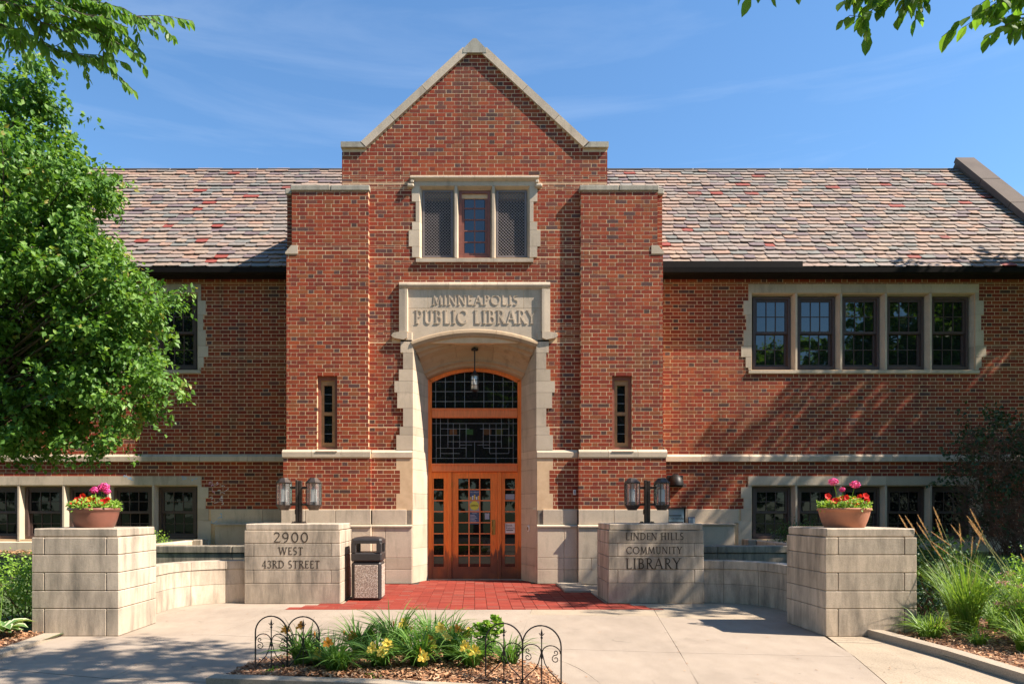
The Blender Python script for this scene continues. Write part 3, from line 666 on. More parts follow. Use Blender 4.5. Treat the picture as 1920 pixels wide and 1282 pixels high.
for i, x in enumerate((-.40, -.10, .24, .46)):
    boxpart('stained_pane', simple('stained_glass_%s' % 'abcd'[i], ((.10,.045,.02), (.03,.07,.025), (.09,.04,.02), (.05,.05,.015))[i], .2), low, x-.07, x+.07, YD+.046, YD+.049, 2.71, 2.81, 0)
for x0, x1 in ((-.503, -.425), (.425, .503)): boxpart('door_post', M['wood'], ent, x0, x1, YD-.01, YD+.1, 0, 2.015, .01)
def leafdoor(name, x0, x1, gx0, gx1, cols):
    m = MB(); z0, z1, g0, g1 = .02, 2.01, .246, 1.891; y0, y1 = YD+.015, YD+.06
    m.box(x0, gx0, y0, y1, z0, z1); m.box(gx1, x1, y0, y1, z0, z1); m.box(gx0, gx1, y0, y1, z0, g0); m.box(gx0, gx1, y0, y1, g1, z1)
    d = m.build(name, M['wood'], ent); pw, ph = (gx1-gx0)/cols, (g1-g0)/8
    m = MB()
    for i in range(1, cols): m.box(gx0+i*pw-.011, gx0+i*pw+.011, y0+.004, y1-.006, g0, g1)
    for j in range(1, 8): m.box(gx0, gx1, y0+.006, y1-.008, g0+j*ph-.010, g0+j*ph+.010)
    m.build('glazing_bars', M['wood_rail'], ent)
    for i in range(cols):
        for j in range(8): boxpart('pane', M['glass_door'], ent, gx0+i*pw+.004, gx0+(i+1)*pw-.004, y0+.02, y0+.026, g0+j*ph+.004, g0+(j+1)*ph-.004, 0)
    return d
leafdoor('side_light', -.80, -.505, -.765, -.578, 1); leafdoor('side_light', .505, .80, .565, .755, 1)
door = leafdoor('door', -.42, .42, -.305, .295, 3)
m = MB(); m.tube([(.335, YD+.01, 1.10), (.335, YD-.045, 1.08), (.325, YD-.06, .98), (.335, YD-.045, .88), (.335, YD+.01, .86)], .009, 8); m.build('door_handle', M['brass'], ent, True)
boxpart('lock_plate', M['brass'], ent, .315, .385, YD+.006, YD+.014, .84, 1.12, .004)
for z in (.35, 1.0, 1.72): boxpart('hinge', M['brass'], ent, -.428, -.416, YD-.012, YD+.014, z, z+.10, 0)
def txt(text, size, x, Y, z, mat, parent, name='print_text', align='CENTER'):
    cu = bpy.data.curves.new('t', 'FONT'); cu.body = text; cu.size = size; cu.align_x = align; cu.extrude = .0004
    t = bpy.data.objects.new('t', cu); COL.objects.link(t); dg = bpy.context.evaluated_depsgraph_get()
    me = bpy.data.meshes.new_from_object(t.evaluated_get(dg)); bpy.data.objects.remove(t); bpy.data.curves.remove(cu)
    me.transform(Matrix.Rotation(R(90), 4, 'X')); me.materials.clear(); me.materials.append(M[mat])
    return mesh_obj(name, me, None, parent, (x, Y, z))
YN = YD+.033      # notices behind and on the door glass
boxpart('poster', M['paper_blue'], ent, -.10, .09, YN-.004, YN, 1.49, 1.67, 0); txt('SAY HELLO', .03, -.005, YN-.005, 1.625, 'ink_white', ent)
for i, cc in enumerate(('ink_yellow', 'ink_white', 'ink_yellow', 'ink_white', 'ink_yellow')): boxpart('poster_bar', M[cc], ent, -.085+i*.036, -.06+i*.036, YN-.006, YN-.004, 1.495, 1.55+.02*(i % 3), 0)
boxpart('notice', M['paper_grey'], ent, -.10, .09, YN-.004, YN, 1.285, 1.48, 0)
m = MB(); m.prism([(-.005+.085*math.cos(q*math.pi/14), 1.385+.085*math.sin(q*math.pi/14)) for q in range(28)], 'y', YN-.008, YN-.005); m.build('round_sticker', M['paper_lime'], ent); txt('OPEN', .052, -.005, YN-.0095, 1.368, 'ink', ent)
boxpart('hours_notice', M['paper_blue'], ent, -.10, .09, YN-.004, YN, 1.04, 1.27, 0); txt('HOURS', .026, -.005, YN-.0055, 1.235, 'ink_white', ent)
for i in range(6): boxpart('print_line', M['ink_white'], ent, -.085, .0+.05*(i*7 % 3)/2, YN-.0055, YN-.004, 1.205-i*.026, 1.212-i*.026, 0)
boxpart('notice', M['paper_grey'], ent, .19, .275, YN-.004, YN, 1.13, 1.245, 0)
boxpart('notice', M['paper_grey'], ent, .575, .745, YN-.004, YN, 1.50, 1.60, 0)
boxpart('notice', M['white'], ent, .572, .75, YN-.004, YN, .87, 1.06, 0); txt('Book', .055, .585, YN-.0055, 1.0, 'ink', ent, align='LEFT'); txt('Return', .055, .585, YN-.0055, .95, 'ink', ent, align='LEFT')
boxpart('arrow_mark', M['ink'], ent, .59, .72, YN-.0055, YN-.004, .918, .932, 0); boxpart('threshold', M['kerb'], lib, -.87, .87, YD-.06, YD+.13, -.02, .016, .004)

# ---- wings
WX0, LW, NL = 5.25, .85, 5
WX1 = WX0+LW*NL
wq = [(3.89, 4.0, 5.19), (4.0, 4.20, 5.14), (4.20, 4.41, 5.055), (4.41, 4.70, 5.10), (4.70, 5.00, 5.15), (5.00, 5.27, 5.10), (5.27, 5.585, 5.19)]
bq = [(.4, 1.10, 5.0), (1.10, 1.33, 5.05), (1.33, 1.53, 5.10), (1.53, 1.74, 5.05), (1.74, 1.945, 5.18)]
for s in SI:
    A = lambda a, b: (min(s*a, s*b), max(s*a, s*b))
    hol = [(*A(3.3, 5.03), .2, 1.32), (*A(3.3, 11.6), 2.22, 2.355)]
    for za, zb, xo in wq: hol.append((*A(xo, 2*(WX0+LW*2.5)-xo), za, zb))
    for za, zb, xo in bq: hol.append((*A(xo, 2*(WX0+LW*2.5)-xo), za, zb))
    hol += [(*A(9.6, 11.6), .2, .8)]
    lay(*A(3.345, 11.45), .8, 5.80, YW, holes=hol)
    backing(*A(3.2, 11.45), .0, 5.85, YW, .30, [(*A(WX0+.01, WX1-.01), 3.96, 5.40), (*A(WX0+.01, WX1-.01), .75, 1.76)])
    for i in range(9):
        a, b = 3.40+i*.90, 3.40+(i+1)*.90-.006
        prz('string_course_stone', 'stone', [(YW-.06, 2.22), (YW-.06, 2.31), (YW-.015, 2.355), (YW+.1, 2.355), (YW+.1, 2.22)], 'x', a, min(b, 11.45), s)
    for i, (a, b) in enumerate(((3.42, 4.02), (4.024, 5.0))):
        stn('water_table_stone', 'stone', a, b, YW-.02, YW+.1, 1.05, 1.32, s)
        prz('ledge_stone', 'stone', [(YW-.17, 1.02), (YW-.17, 1.036), (YW-.02, 1.056), (YW+.05, 1.056), (YW+.05, 1.02)], 'x', a, b-(.1 if i else 0), s); stn('plinth_block', 'stone', a, b-(.12 if i else 0), YW-.14, YW+.05, 0.1, 1.018, s)
    stn('plinth_block', 'stone', 9.70, 11.45, YW-.02, YW+.1, .1, .8, s)
    for dirn in (1, -1):
        fx = (lambda x: x) if dirn > 0 else (lambda x: 2*(WX0+LW*2.5)-x)
        for lst, dd in ((wq, 1), (bq, 0)):
            for za, zb, xo in lst:
                if zb > 5.58 or (dd == 0 and zb > 1.94): zb = 5.42 if dd else 1.776
                if dd and za < 3.9: za = 3.96
                pl = [(fx(xo), YW-.012), (fx(WX0), YW-.012), (fx(WX0+.05), YW+.16), (fx(WX0+.05), YW+.25), (fx(xo), YW+.25)]
                prz('jamb_stone', 'stone', pl, 'z', za+.002, zb-.002, s)
    for i in range(NL):
        a, b = WX0+i*LW+.002, WX0+(i+1)*LW-.002
        a2, b2 = (a-.062 if i == 0 else a), (b+.062 if i == NL-1 else b)
        prz('lintel', 'stone', [(YW-.014, 5.42), (YW-.014, 5.585), (YW+.25, 5.585), (YW+.25, 5.37), (YW+.16, 5.37)], 'x', a2, b2, s)
        prz('window_sill', 'stone', [(YW-.035, 3.89), (YW-.035, 3.945), (YW+.16, 3.99), (YW+.25, 3.99), (YW+.25, 3.89)], 'x', a2, b2, s)
        prz('lintel', 'stone', [(YW-.014, 1.776), (YW-.014, 1.945), (YW+.25, 1.945), (YW+.25, 1.735), (YW+.16, 1.735)], 'x', a2, b2, s)
        prz('window_sill', 'stone', [(YW-.05, .42), (YW-.05, .69), (YW+.16, .76), (YW+.25, .76), (YW+.25, .42)], 'x', a2, b2, s)
        if i:
            xm = WX0+i*LW
            for z0, z1 in ((3.95, 5.41), (.72, 1.77)):
                prz('mullion', 'stone', [(xm-.018, YW-.01), (xm+.018, YW-.01), (xm+.066, YW+.16), (xm+.066, YW+.25), (xm-.066, YW+.25), (xm-.066, YW+.16)], 'z', z0, z1, s)
        xa, xb = sorted((s*(WX0+i*LW+.068), s*(WX0+(i+1)*LW-.068)))
        for z0, z1, gm in ((3.99, 5.37, 'glass'), (.76, 1.735, 'glass_dark')):
            m = MB(); Yf = YW+.10
            for q in ((xa, xa+.045, z0, z1), (xb-.045, xb, z0, z1), (xa+.045, xb-.045, z1-.045, z1), (xa+.045, xb-.045, z0, z0+.05)): m.box(q[0], q[1], Yf, Yf+.11, q[2], q[3])
            w = m.build('window', M['frame'], lib); zm = (z0+z1)/2+.01
            sash(w, xa+.045, xb-.045, zm-.02, z1-.045, Yf+.025, 3, 2, 'frame', gm, .042, .045, .014)
            sash(w, xa+.045, xb-.045, z0+.05, zm+.018, Yf+.066, 3, 2, 'frame', gm, .042, .045, .014)
            boxpart('dark_backing', M['void'], w, xa, xb, Yf+.115, Yf+.13, z0, z1, 0)
# ---- the brick mass: nearest full stretchers singly, the rest as one part
order = sorted((i for i in range(len(BR)) if BR[i][7]), key=lambda i: (round(BR[i][2], 1), BR[i][0]**2 + (BR[i][4]-1.3)**2))
single = set(order[:300])
walls = [o for o in lib.children if o.name.startswith('wall')]
bm_ = MB(); bm_.cbox(-(ST-JT)/2, (ST-JT)/2, -.05, .05, -(CH-JT)/2, (CH-JT)/2, .0012)
bme = bpy.data.meshes.new('brick'); bme.from_pydata(bm_.v, [], bm_.f); bme.materials.append(M['brick_one'])
V = []; T = []
for i, b in enumerate(BR):
    if i in single:
        o = mesh_obj('brick', bme, None, walls[0], ((b[0]+b[1])/2, b[2]+.05, (b[4]+b[5])/2)); o['tone'] = b[6]
    else:
        x0, x1, y0, y1, z0, z1 = b[:6]; j = [rnd.uniform(-.0012, .0012) for _ in range(4)]
        V += [(x0+j[0],y0,z0+j[1]),(x1+j[2],y0,z0+j[3]),(x1,y1,z0),(x0,y1,z0),(x0+j[3],y0,z1+j[2]),(x1+j[1],y0,z1+j[0]),(x1,y1,z1),(x0,y1,z1)]; T.append(b[6])
nb = len(T); base = (np.arange(nb)*8)[:, None, None] + np.array([(0,3,2,1),(4,5,6,7),(0,1,5,4),(1,2,6,5),(2,3,7,6),(3,0,4,7)])[None]
bo = mesh_obj('brickwork', np_mesh('brickwork', V, base.reshape(-1, 4), np.repeat(T, 6)), M['brick'], lib); tag(bo, None, None, None, 'stuff')

# ---- roof
YE, ZE, YR = 13.36, 5.775, 16.85
PT = math.atan(.995); cP, sP = math.cos(PT), math.sin(PT); LR = (YR-YE)/cP; ROWS = 29; EX = LR/ROWS
ZR = ZE+(YR-YE)*.995
roofs = []
for s in SI:
    m = MB(); m.prism([(YE+.02, ZE-.04), (YR, ZR-.04), (YR, ZR-.2), (YE+.2, ZE-.04)], 'x', s*0.2, s*11.3); roofs.append(m.build('roof', M['slate_under'], lib))
m = MB(); m.prism([(YR, ZR-.05), (2*YR-YE, ZE-.05), (2*YR-YE-.2, ZE-.1), (YR, ZR-.2)], 'x', -11.3, 11.3); m.build('roof', M['slate_under'], lib)
for s in SI: prz('gable_end', 'mortar', [(YW+.3, 0), (2*YR-YW, 0), (2*YR-YW, 5.8), (YR, ZR-.1), (YW+.3, 5.8)], 'x', 11.2, 11.42, s)
m = MB(); m.prism([(-1.9, 7.6), (1.9, 7.6), (0, 9.42)], 'y', YG+.3, 17.0); m.build('roof', M['slate_under'], lib)
prz('wall', 'mortar', [(12.9, 6.9), (16, 6.9), (16, 7.62), (12.9, 7.62)], 'x', -2.3, 2.3)
SW = (.195, .22, .245, .27, .30, .33)
def slate_geo(w, var):
    L = .30; t = .022; c1 = .036+.02*((var*37) % 5)/5; c2 = .036+.02*((var*53) % 5)/5; d = .012*((var*29) % 3-1)/1.5
    P2 = [(-w/2+c1, 0), (w/2-c2, d), (w/2, .028), (w/2, L), (-w/2, L), (-w/2, .026)]
    n0 = lambda y: .046*(1-y/L)+.002
    top = [(x, y, n0(y)+t) for x, y in P2]; bot = [(x, y, n0(y)) for x, y in P2]
    return top+bot, [(0,1,2,3,4,5)] + [(i, 6+i, 6+(i+1) % 6, (i+1) % 6) for i in (0,1,2,4,5)]
VAR = {}
for wi, w in enumerate(SW):
    for v in range(2):
        g = slate_geo(w-.007, wi*2+v); me = bpy.data.meshes.new('slate'); me.from_pydata(g[0], [], [f[::-1] if i == 0 and False else f for i, f in enumerate(g[1])]); me.materials.append(M['slate_one']); VAR[(wi, v)] = (g, me)
stuff = MB(); cnt = {-1: 0, 1: 0}
for s in SI:
    for r in range(ROWS):
        x = 3.30+rnd.uniform(-.1, .0) if r < 10 else 2.2+rnd.uniform(0, .1)
        while x < 11.28:
            wi = rnd.randrange(6); w = SW[wi]; v = rnd.randrange(2); s0 = r*EX+rnd.uniform(-.008, .008); xc = s*(x+w/2); lift = rnd.uniform(0, .016)
            tn = rnd.random(); x += w
            o = Vector((xc, YE+s0*cP-lift*sP, ZE+s0*sP+lift*cP))
            if r < 10 and cnt[s] < 150 and (s > 0 or abs(xc) < 7.2):
                q = mesh_obj('slate', VAR[(wi, v)][1], None, roofs[0 if s < 0 else 1], o); q.rotation_euler = (PT, 0, R(rnd.uniform(-.8, .8))); q['tone'] = tn; cnt[s] += 1
            else:
                g = VAR[(wi, v)][0]; ro = rnd.uniform(-.012, .012)
                stuff.add([(o.x+a-ro*b, o.y+(b+ro*a)*cP-c*sP, o.z+(b+ro*a)*sP+c*cP) for a, b, c in g[0]], g[1], tn)
tag(stuff.build('slate_courses', M['slate'], lib), None, None, None, 'stuff')
for i in range(11): stn('ridge_tile', 'slate_under', -11.2+i*2.04, -11.2+(i+1)*2.04-.008, YR-.09, YR+.09, ZR-.01, ZR+.05, 1, .02)
for s in SI:
    m = MB(); m.prism([(YE-.10, ZE-.075), (YE-.11, ZE+.012), (YE-.085, ZE+.012), (YE-.08, ZE-.05), (YE+.02, ZE-.05), (YE+.03, ZE-.03), (YE+.06, ZE-.03), (YE+.04, ZE-.095), (YE-.06, ZE-.095)], 'x', s*3.40, s*11.25); m.build('gutter', M['gutter'], lib)
    boxpart('fascia', M['gutter'], lib, s*3.36, s*11.25, YE+.03, YW+.02, ZE-.10, ZE-.06, 0)
    # end parapet with coping
    pp = lambda o: [(YW-.28, ZE-.10), (YW-.28, ZE+.05), (YW-.18, ZE+.12+o), (YR, ZR+.22+o), (2*YR-YW+.2, ZE+.05), (2*YR-YW+.2, ZE-.1)]
    prz('end_parapet', 'coping_dark', pp(0), 'x', 11.30, 11.62, s)
    for i in range(4):
        f0, f1 = i/4, (i+1)/4-.004
        ya, yb = YW-.2+(YR-YW+.2)*f0, YW-.2+(YR-YW+.2)*f1; za, zb = ZE+.11+(ZR+.22-ZE-.11)*f0, ZE+.11+(ZR+.22-ZE-.11)*f1
        prz('coping_stone', 'coping_dark', [(ya, za), (ya-.07, za+.09), (yb-.07, zb+.09), (yb, zb)], 'x', 11.25, 11.68, s)
boxpart('snow_guard', M['gutter'], lib, 3.42, 6.08, YE-.085, YE-.06, ZE-.0, ZE+.135, .004)
# ================================================================== ground and paving
def sheet(name, poly, z, mat, thick=.0):
    m = MB()
    if thick: m.prism(poly, 'z', z-thick, z)
    else: m.add([(x, y, z) for x, y in poly], [tuple(range(len(poly)))])
    return tag(m.build(name, M[mat]), None, None, None, 'structure')
tag(sheet('ground', [(-400, -400), (400, -400), (400, 400), (-400, 400)], -.09, 'ground'), 'flat turf stretching out round the library')
tag(sheet('road', [(-60, -9), (60, -9), (60, -1.5), (-60, -1.5)], -.085, 'asphalt'), 'asphalt street passing in front of the library')
pave = sheet('pavement', [(-4.3, -1.2), (4.1, -1.2), (4.1, 10.0), (-4.3, 10.0)], -.02, 'joint'); pave['label'] = 'pale concrete forecourt of cast slabs before the entrance'
def slab(poly, mat='concrete', z=0.0, inset=.004):
    cx = sum(p[0] for p in poly)/len(poly); cy = sum(p[1] for p in poly)/len(poly); q = []
    for x, y in poly:
        d = math.hypot(x-cx, y-cy); q.append((x-(x-cx)/d*inset, y-(y-cy)/d*inset))
    m = MB(); m.prism(q, 'z', z-.06, z); return m.build('slab', M[mat], pave)
def gp(px, py):                      # a point on the forecourt seen at that photo column / row
    Y = EYE*F/(py-CY); return ((px-CX)*Y/F, Y)
PF = 9.36                            # front edge of the red paving
slab([(-4.55, 7.44), (-2.72, 7.46), (-2.5, PF), (-2.06, 10.0), (-4.2, 10.0), (-4.2, 8.2), (-4.55, 8.2)]); slab([(-4.2, 5.95), (-2.82, 5.52), (-2.72, 7.46), (-4.55, 7.44)])
slab([(-2.72, 7.46), (-1.21, 7.08), (-.92, PF), (-2.5, PF)]); slab([(-2.82, 5.52), (-2.0, 5.4), (-1.95, 5.6), (-1.9, 6.05), (-1.5, 6.39), (-1.27, 6.43), (-1.21, 7.08), (-2.72, 7.46)])
slab([(-1.21, 7.08), (.40, 6.76), (.746, PF), (-.92, PF)]); slab([(-1.27, 6.43), (-.4, 6.54), (.19, 6.32), (.36, 6.5), (.40, 6.76), (-1.21, 7.08)])
slab([(.40, 6.76), (1.868, 6.52), (2.243, 8.78), (.68, 8.9)]); slab([(.68, 8.9), (2.243, 8.78), (2.34, PF), (.746, PF)], 'aggregate')
slab([(.42, 6.56), (.40, 6.76), (1.868, 6.52), (1.67, 5.33), (1.6, 5.0), (1.0, 5.0), (.94, 5.35), (.90, 5.65), (.852, 5.87), (.79, 6.06), (.716, 6.21), (.65, 6.32), (.58, 6.41)])
slab([(.36, 6.5), (.19, 6.32), (.60, 5.75), (.70, 5.04), (1.0, 5.0), (.94, 5.35), (.90, 5.65), (.852, 5.87), (.79, 6.06), (.716, 6.21), (.65, 6.32), (.58, 6.41), (.42, 6.54)])
slab([(1.868, 6.52), (3.36, 6.34), (3.62, 7.33), (3.64, 8.36), (2.225, 8.68)]); slab([(2.225, 8.68), (3.64, 8.36), (4.1, 8.3), (4.1, 10.02), (2.0, 10.02), (2.46, PF), (2.34, PF)], 'aggregate')
slab([(1.6, 5.0), (2.97, 5.0), (3.36, 6.34), (1.868, 6.52)]); slab([(3.60, 7.40), (4.08, 7.40), (4.08, 5.0), (2.975, 5.0), (3.36, 6.34)], 'aggregate')
slab([(-4.2, 5.94), (-2.82, 5.51), (-2.0, 5.39), (-2.0, 5.0), (-4.2, 5.0)]); slab([(-4.2, 5.0), (3.95, 5.0), (3.95, 3.4), (-4.2, 3.4)]); slab([(-4.2, 3.39), (3.95, 3.39), (3.95, 1.6), (-4.2, 1.6)]); slab([(-4.2, 1.59), (3.95, 1.59), (3.95, -1.2), (-4.2, -1.2)])
for s in SI: slab([(s*1.84, 9.97), (s*3.2, 9.97), (s*3.2, 12.62), (s*1.84, 12.62)], 'aggregate', -.006)
# red brick paving
rp = sheet('brick_paving', [(-2.52, PF), (2.44, PF), (2.05, 9.97), (1.9, 9.97), (1.9, 13.32), (-1.9, 13.32), (-1.9, 9.97), (-2.1, 9.97)], -.014, 'joint'); rp['label'] = 'red brick paving leading up to the orange entrance door'
PWX, PWY = .165, .083; pav = []
ix = -16
while ix*PWX < 2.6:
    xa = ix*PWX; col = ix; ix += 1; y = PF + (PWY/2 if col % 2 else 0) - (PWY if col % 2 else 0)
    while y < 13.31:
        ya, yb = max(y, PF), min(y+PWY, 13.31); y += PWY
        if yb-ya < .02: continue
        ym = (ya+yb)/2; xm = xa+PWX/2
        lim = 2.48-(ym-PF)*.75 if ym < 9.95 else (1.855 if ym < 10.86 else (1.82 if ym < 12.58 else (1.08 if ym < 12.75 else 1.08-(ym-12.75)*.36)))
        if ym < 9.95:
            if not (-lim-.04 < xm < lim): continue
        elif abs(xm) > lim-.02: continue
        pav.append((xa, ya, yb, rnd.random()))
pm = MB(); pm.cbox(-PWX/2+.0025, PWX/2-.0025, -PWY/2+.0025, PWY/2-.0025, -.03, .004, .002)
pme = bpy.data.meshes.new('paver'); pme.from_pydata(pm.v, [], pm.f); pme.materials.append(M['paver_one'])
pav.sort(key=lambda q: q[1]); rest = MB(); n = 0
for xa, ya, yb, t in pav:
    if n < 300 and yb-ya > PWY-.002:
        o = mesh_obj('paver', pme, None, rp, (xa+PWX/2, (ya+yb)/2, rnd.uniform(-.0012, .0012))); o['tone'] = t; n += 1
    else: rest.box(xa+.0025, xa+PWX-.0025, ya+.0025, yb-.0025, -.03, .0035+rnd.uniform(-.001, .001), t)
tag(rest.build('paver_field', M['paver'], rp), None, None, None, 'stuff')
tag(boxpart('concrete_pad', M['kerb'], None, 1.42, 1.84, 11.3, 12.55, -.05, .035, .01), 'small grey concrete pad beside the red paving', None, None, 'structure')

# planted ground either side of the forecourt
def bed_h(ax, y):
    t = max(0, min(1, (y-7.7)/5.0)); t = t*t*(3-2*t); h = .02+.50*t
    return h
for s in SI:
    m = MB(); xs = [3.98+.12, 4.6, 5.2, 6.2, 8, 11, 16] if s > 0 else [4.22, 4.6, 5.2, 6.2, 8, 11, 16]; ys = [-1.2, 4, 6, 7.3, 8, 8.7, 9.4, 10.2, 11, 12, 13, 13.6]
    for i in range(len(xs)):
        for y in ys: m.v.append((s*xs[i], y, bed_h(xs[i], y)+.012*math.sin(7*xs[i]+3*y)))
    n = len(ys)
    for i in range(len(xs)-1):
        for j in range(n-1): m.face((i*n+j, i*n+j+1, (i+1)*n+j+1, (i+1)*n+j))
    o = m.build('garden_bed', M['mulch' if False else 'ground'], None, True); tag(o, 'sloping planted ground %s the entrance forecourt' % ('right of' if s > 0 else 'left of'), None, None, 'structure')
    tag(boxpart('raised_walk', M['concrete'], None, s*3.25, s*5.10, 11.2, 13.45, -.05, .34, 0), 'raised concrete walk behind the low wall on the %s' % ('right' if s > 0 else 'left'), None, None, 'structure')

# ================================================================== stone piers
COURSES = [0, .285, .468, .653, .838, 1.018]
def pier(name, label, xa, xb, ya, yb, first):
    """ashlar pier: alternate courses bond the other way, so end stones show on every second course"""
    t = thing(name, label, 'stone pier', ((xa+xb)/2, ya, 0)); g = .0025
    boxpart('core', M['stone_joint'], t, xa+.012, xb-.012, ya+.012, yb-.012, 0, 1.015, 0)
    for i, (z0, z1) in enumerate(zip(COURSES[:-1], COURSES[1:])):
        z0 += g; z1 -= g; mt = M['stone_worn']; q = .125
        if (i+first) % 2 == 0:
            boxpart('block', mt, t, xa, xb, ya, ya+q, z0, z1); boxpart('block', mt, t, xa, xb, yb-q, yb, z0, z1)
            boxpart('block', mt, t, xa, xa+.2, ya+q+2*g, yb-q-2*g, z0, z1); boxpart('block', mt, t, xb-.2, xb, ya+q+2*g, yb-q-2*g, z0, z1)
        else:
            boxpart('block', mt, t, xa, xa+q, ya, yb, z0, z1); boxpart('block', mt, t, xb-q, xb, ya, yb, z0, z1)
            boxpart('block', mt, t, xa+q+2*g, xb-q-2*g, ya, ya+.2, z0, z1); boxpart('block', mt, t, xa+q+2*g, xb-q-2*g, yb-.2, yb, z0, z1)
    boxpart('cap', M['stone_worn'], t, xa+.012, xb-.012, ya+.012, yb-.012, 1.021, 1.108, .01); return t
PX0, PX1, PY0, PY1 = 3.66, 4.555, 7.37, 8.24
SX0, SX1, SY0, SY1 = 1.865, 3.19, 9.93, 10.86
pl_l = pier('planter_pier', 'front stone pier on the left carrying the reddish flower bowl', -PX1, -PX0, PY0, PY1, 1)
pl_r = pier('planter_pier', 'front stone pier on the right, beside tall feathery grasses', PX0-.06, PX1-.02, PY0-.02, PY1+.03, 1)
sp_l = pier('sign_pier', 'stone pier engraved 2900 West 43rd Street, carrying twin lanterns', -SX1, -SX0, SY0, SY1, 0)
sp_r = pier('sign_pier', 'stone pier engraved Linden Hills Community Library, carrying twin lanterns', SX0, SX1, SY0+.05, SY1+.05, 0)
YL = SY0-.0005
lettering('letter', '2900', -2.79, -2.30, .852, .992, YL, .0022, 'letter', sp_l); lettering('letter', 'WEST', -2.715, -2.375, .683, .786, YL, .0022, 'letter', sp_l)
lettering('letter', '43RD STREET', -2.945, -2.145, .497, .602, YL, .0022, 'letter', sp_l)
YL += .05
lettering('letter', 'LINDEN HILLS', 2.10, 2.91, .885, .984, YL, .0022, 'letter', sp_r); lettering('letter', 'COMMUNITY', 2.11, 2.89, .69, .79, YL, .0022, 'letter', sp_r)
lettering('letter', 'LIBRARY', 2.10, 2.87, .48, .63, YL, .0022, 'letter', sp_r)

# ================================================================== low walls
for s in SI:
    side = 'right' if s > 0 else 'left'
    t = thing('curved_wall', 'low curved limestone wall on the %s between front pier and engraved pier' % side, 'garden wall', (s*3.9, 9.2, 0))
    cx, cy, r = 3.25, 9.31, .74
    def path(u):           # u in 0..1 : straight run from the front pier, quarter arc, short straight run to the engraved pier
        L1, L2, L3 = 1.11, r*math.pi/2, .10; d = u*(L1+L2+L3)
        if d < L1: return (cx+r, 8.2+d, 1, 0)
        if d < L1+L2:
            a = (d-L1)/r; return (cx+r*math.cos(a), cy+r*math.sin(a), math.cos(a), math.sin(a))
        return (cx-(d-L1-L2), cy+r, 0, 1)
    def seg(name, u0, u1, z0, z1, o0, o1, mat):
        n = max(4, int(60*(u1-u0))); m = MB(); rs = []
        for i in range(n+1):
            x, y, nx, ny = path(u0+(u1-u0)*i/n)
            rs.append([(s*(x+nx*o0), y+ny*o0, z0), (s*(x+nx*o1), y+ny*o1, z0), (s*(x+nx*o1), y+ny*o1, z1), (s*(x+nx*o0), y+ny*o0, z1)])
        m.rings(rs); m.build(name, M[mat], t)
    U = [0, .17, .40, .66, .86, 1]
    seg('core', 0, 1, 0, .47, .012, .2, 'stone_joint')
    for a, b in zip(U[:-1], U[1:]):
        seg('block', a+.0012, b-.0012, .002, .265, 0, .19, 'stone_worn'); seg('block', a+.0012, b-.0012, .27, .475, 0, .19, 'stone_worn')
        seg('cap', a+.001, b-.001, .48, .588, -.012, .26, 'stone_worn')
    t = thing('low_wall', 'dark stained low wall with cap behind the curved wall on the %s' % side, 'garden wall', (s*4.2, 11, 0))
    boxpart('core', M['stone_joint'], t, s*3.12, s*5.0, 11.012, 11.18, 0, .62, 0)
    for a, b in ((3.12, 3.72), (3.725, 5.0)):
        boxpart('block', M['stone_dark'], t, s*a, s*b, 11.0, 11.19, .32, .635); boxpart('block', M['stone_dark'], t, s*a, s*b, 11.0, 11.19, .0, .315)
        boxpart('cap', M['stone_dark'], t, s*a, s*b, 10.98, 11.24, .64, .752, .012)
    t = thing('low_wall', 'low kerb wall running back to the basement windows on the %s' % side, 'garden wall', (s*5.2, 12.4, 0))
    for a, b in ((11.26, 12.3), (12.304, 13.42)): boxpart('block', M['stone'], t, s*5.16, s*5.34, a, b, .0, .745, .012)
    boxpart('end_block', M['stone_worn'], t, s*5.0, s*5.155, 13.1, 13.44, .0, .76, .012)

# kerbs and the island bed
def kerb(name, pts, w, z, label, z0=-.05):
    t = thing(name, label, 'kerb', (pts[0][0], pts[0][1], 0))
    for (xa, ya), (xb, yb) in zip(pts[:-1], pts[1:]):
        d = Vector((xb-xa, yb-ya)).normalized(); nx, ny = d.y*w, -d.x*w; e = .003
        m = MB(); m.prism([(xa+d.x*e, ya+d.y*e), (xb-d.x*e, yb-d.y*e), (xb-d.x*e+nx, yb-d.y*e+ny), (xa+d.x*e+nx, ya+d.y*e+ny)], 'z', z0, z); m.build('kerb_stone', M['kerb'], t)
    return t
kerb('garden_kerb', [(4.22, 5.0), (4.24, 6.25), (4.16, 7.36)], -.13, .075, 'raised concrete kerb edging the grass bed on the right')
kerb('garden_kerb', [(-4.33, 5.0), (-4.30, 6.2), (-4.42, 7.36)], -.02+.18, .035, 'flush concrete kerb edging the hosta bed on the left')
kerb('garden_kerb', [(-1.98, 5.46), (-.75, 5.30), (.70, 5.02)], .14, .05, 'concrete kerb along the near edge of the daylily bed')
island = [(-1.95, 5.47), (-1.9, 6.05), (-1.5, 6.39), (-.4, 6.54), (.19, 6.32), (.60, 5.75), (.70, 5.04), (-.75, 5.31)]
m = MB(); m.add([(x, y, .006) for x, y in island] + [(x*.75-.12, 5.8+(y-5.8)*.6, .05) for x, y in island], [(i, (i+1) % 8, 8+(i+1) % 8, 8+i) for i in range(8)] + [tuple(range(8, 16))])
ib = m.build('island_bed', M['mulch']); tag(ib, 'mulched island flower bed in the forecourt', None, None, 'structure')
def inside(poly, x, y):
    c = False; n = len(poly)
    for i in range(n):
        (xa, ya), (xb, yb) = poly[i], poly[(i+1) % n]
        if (ya > y) != (yb > y) and x < (xb-xa)*(y-ya)/(yb-ya)+xa: c = not c
    return c
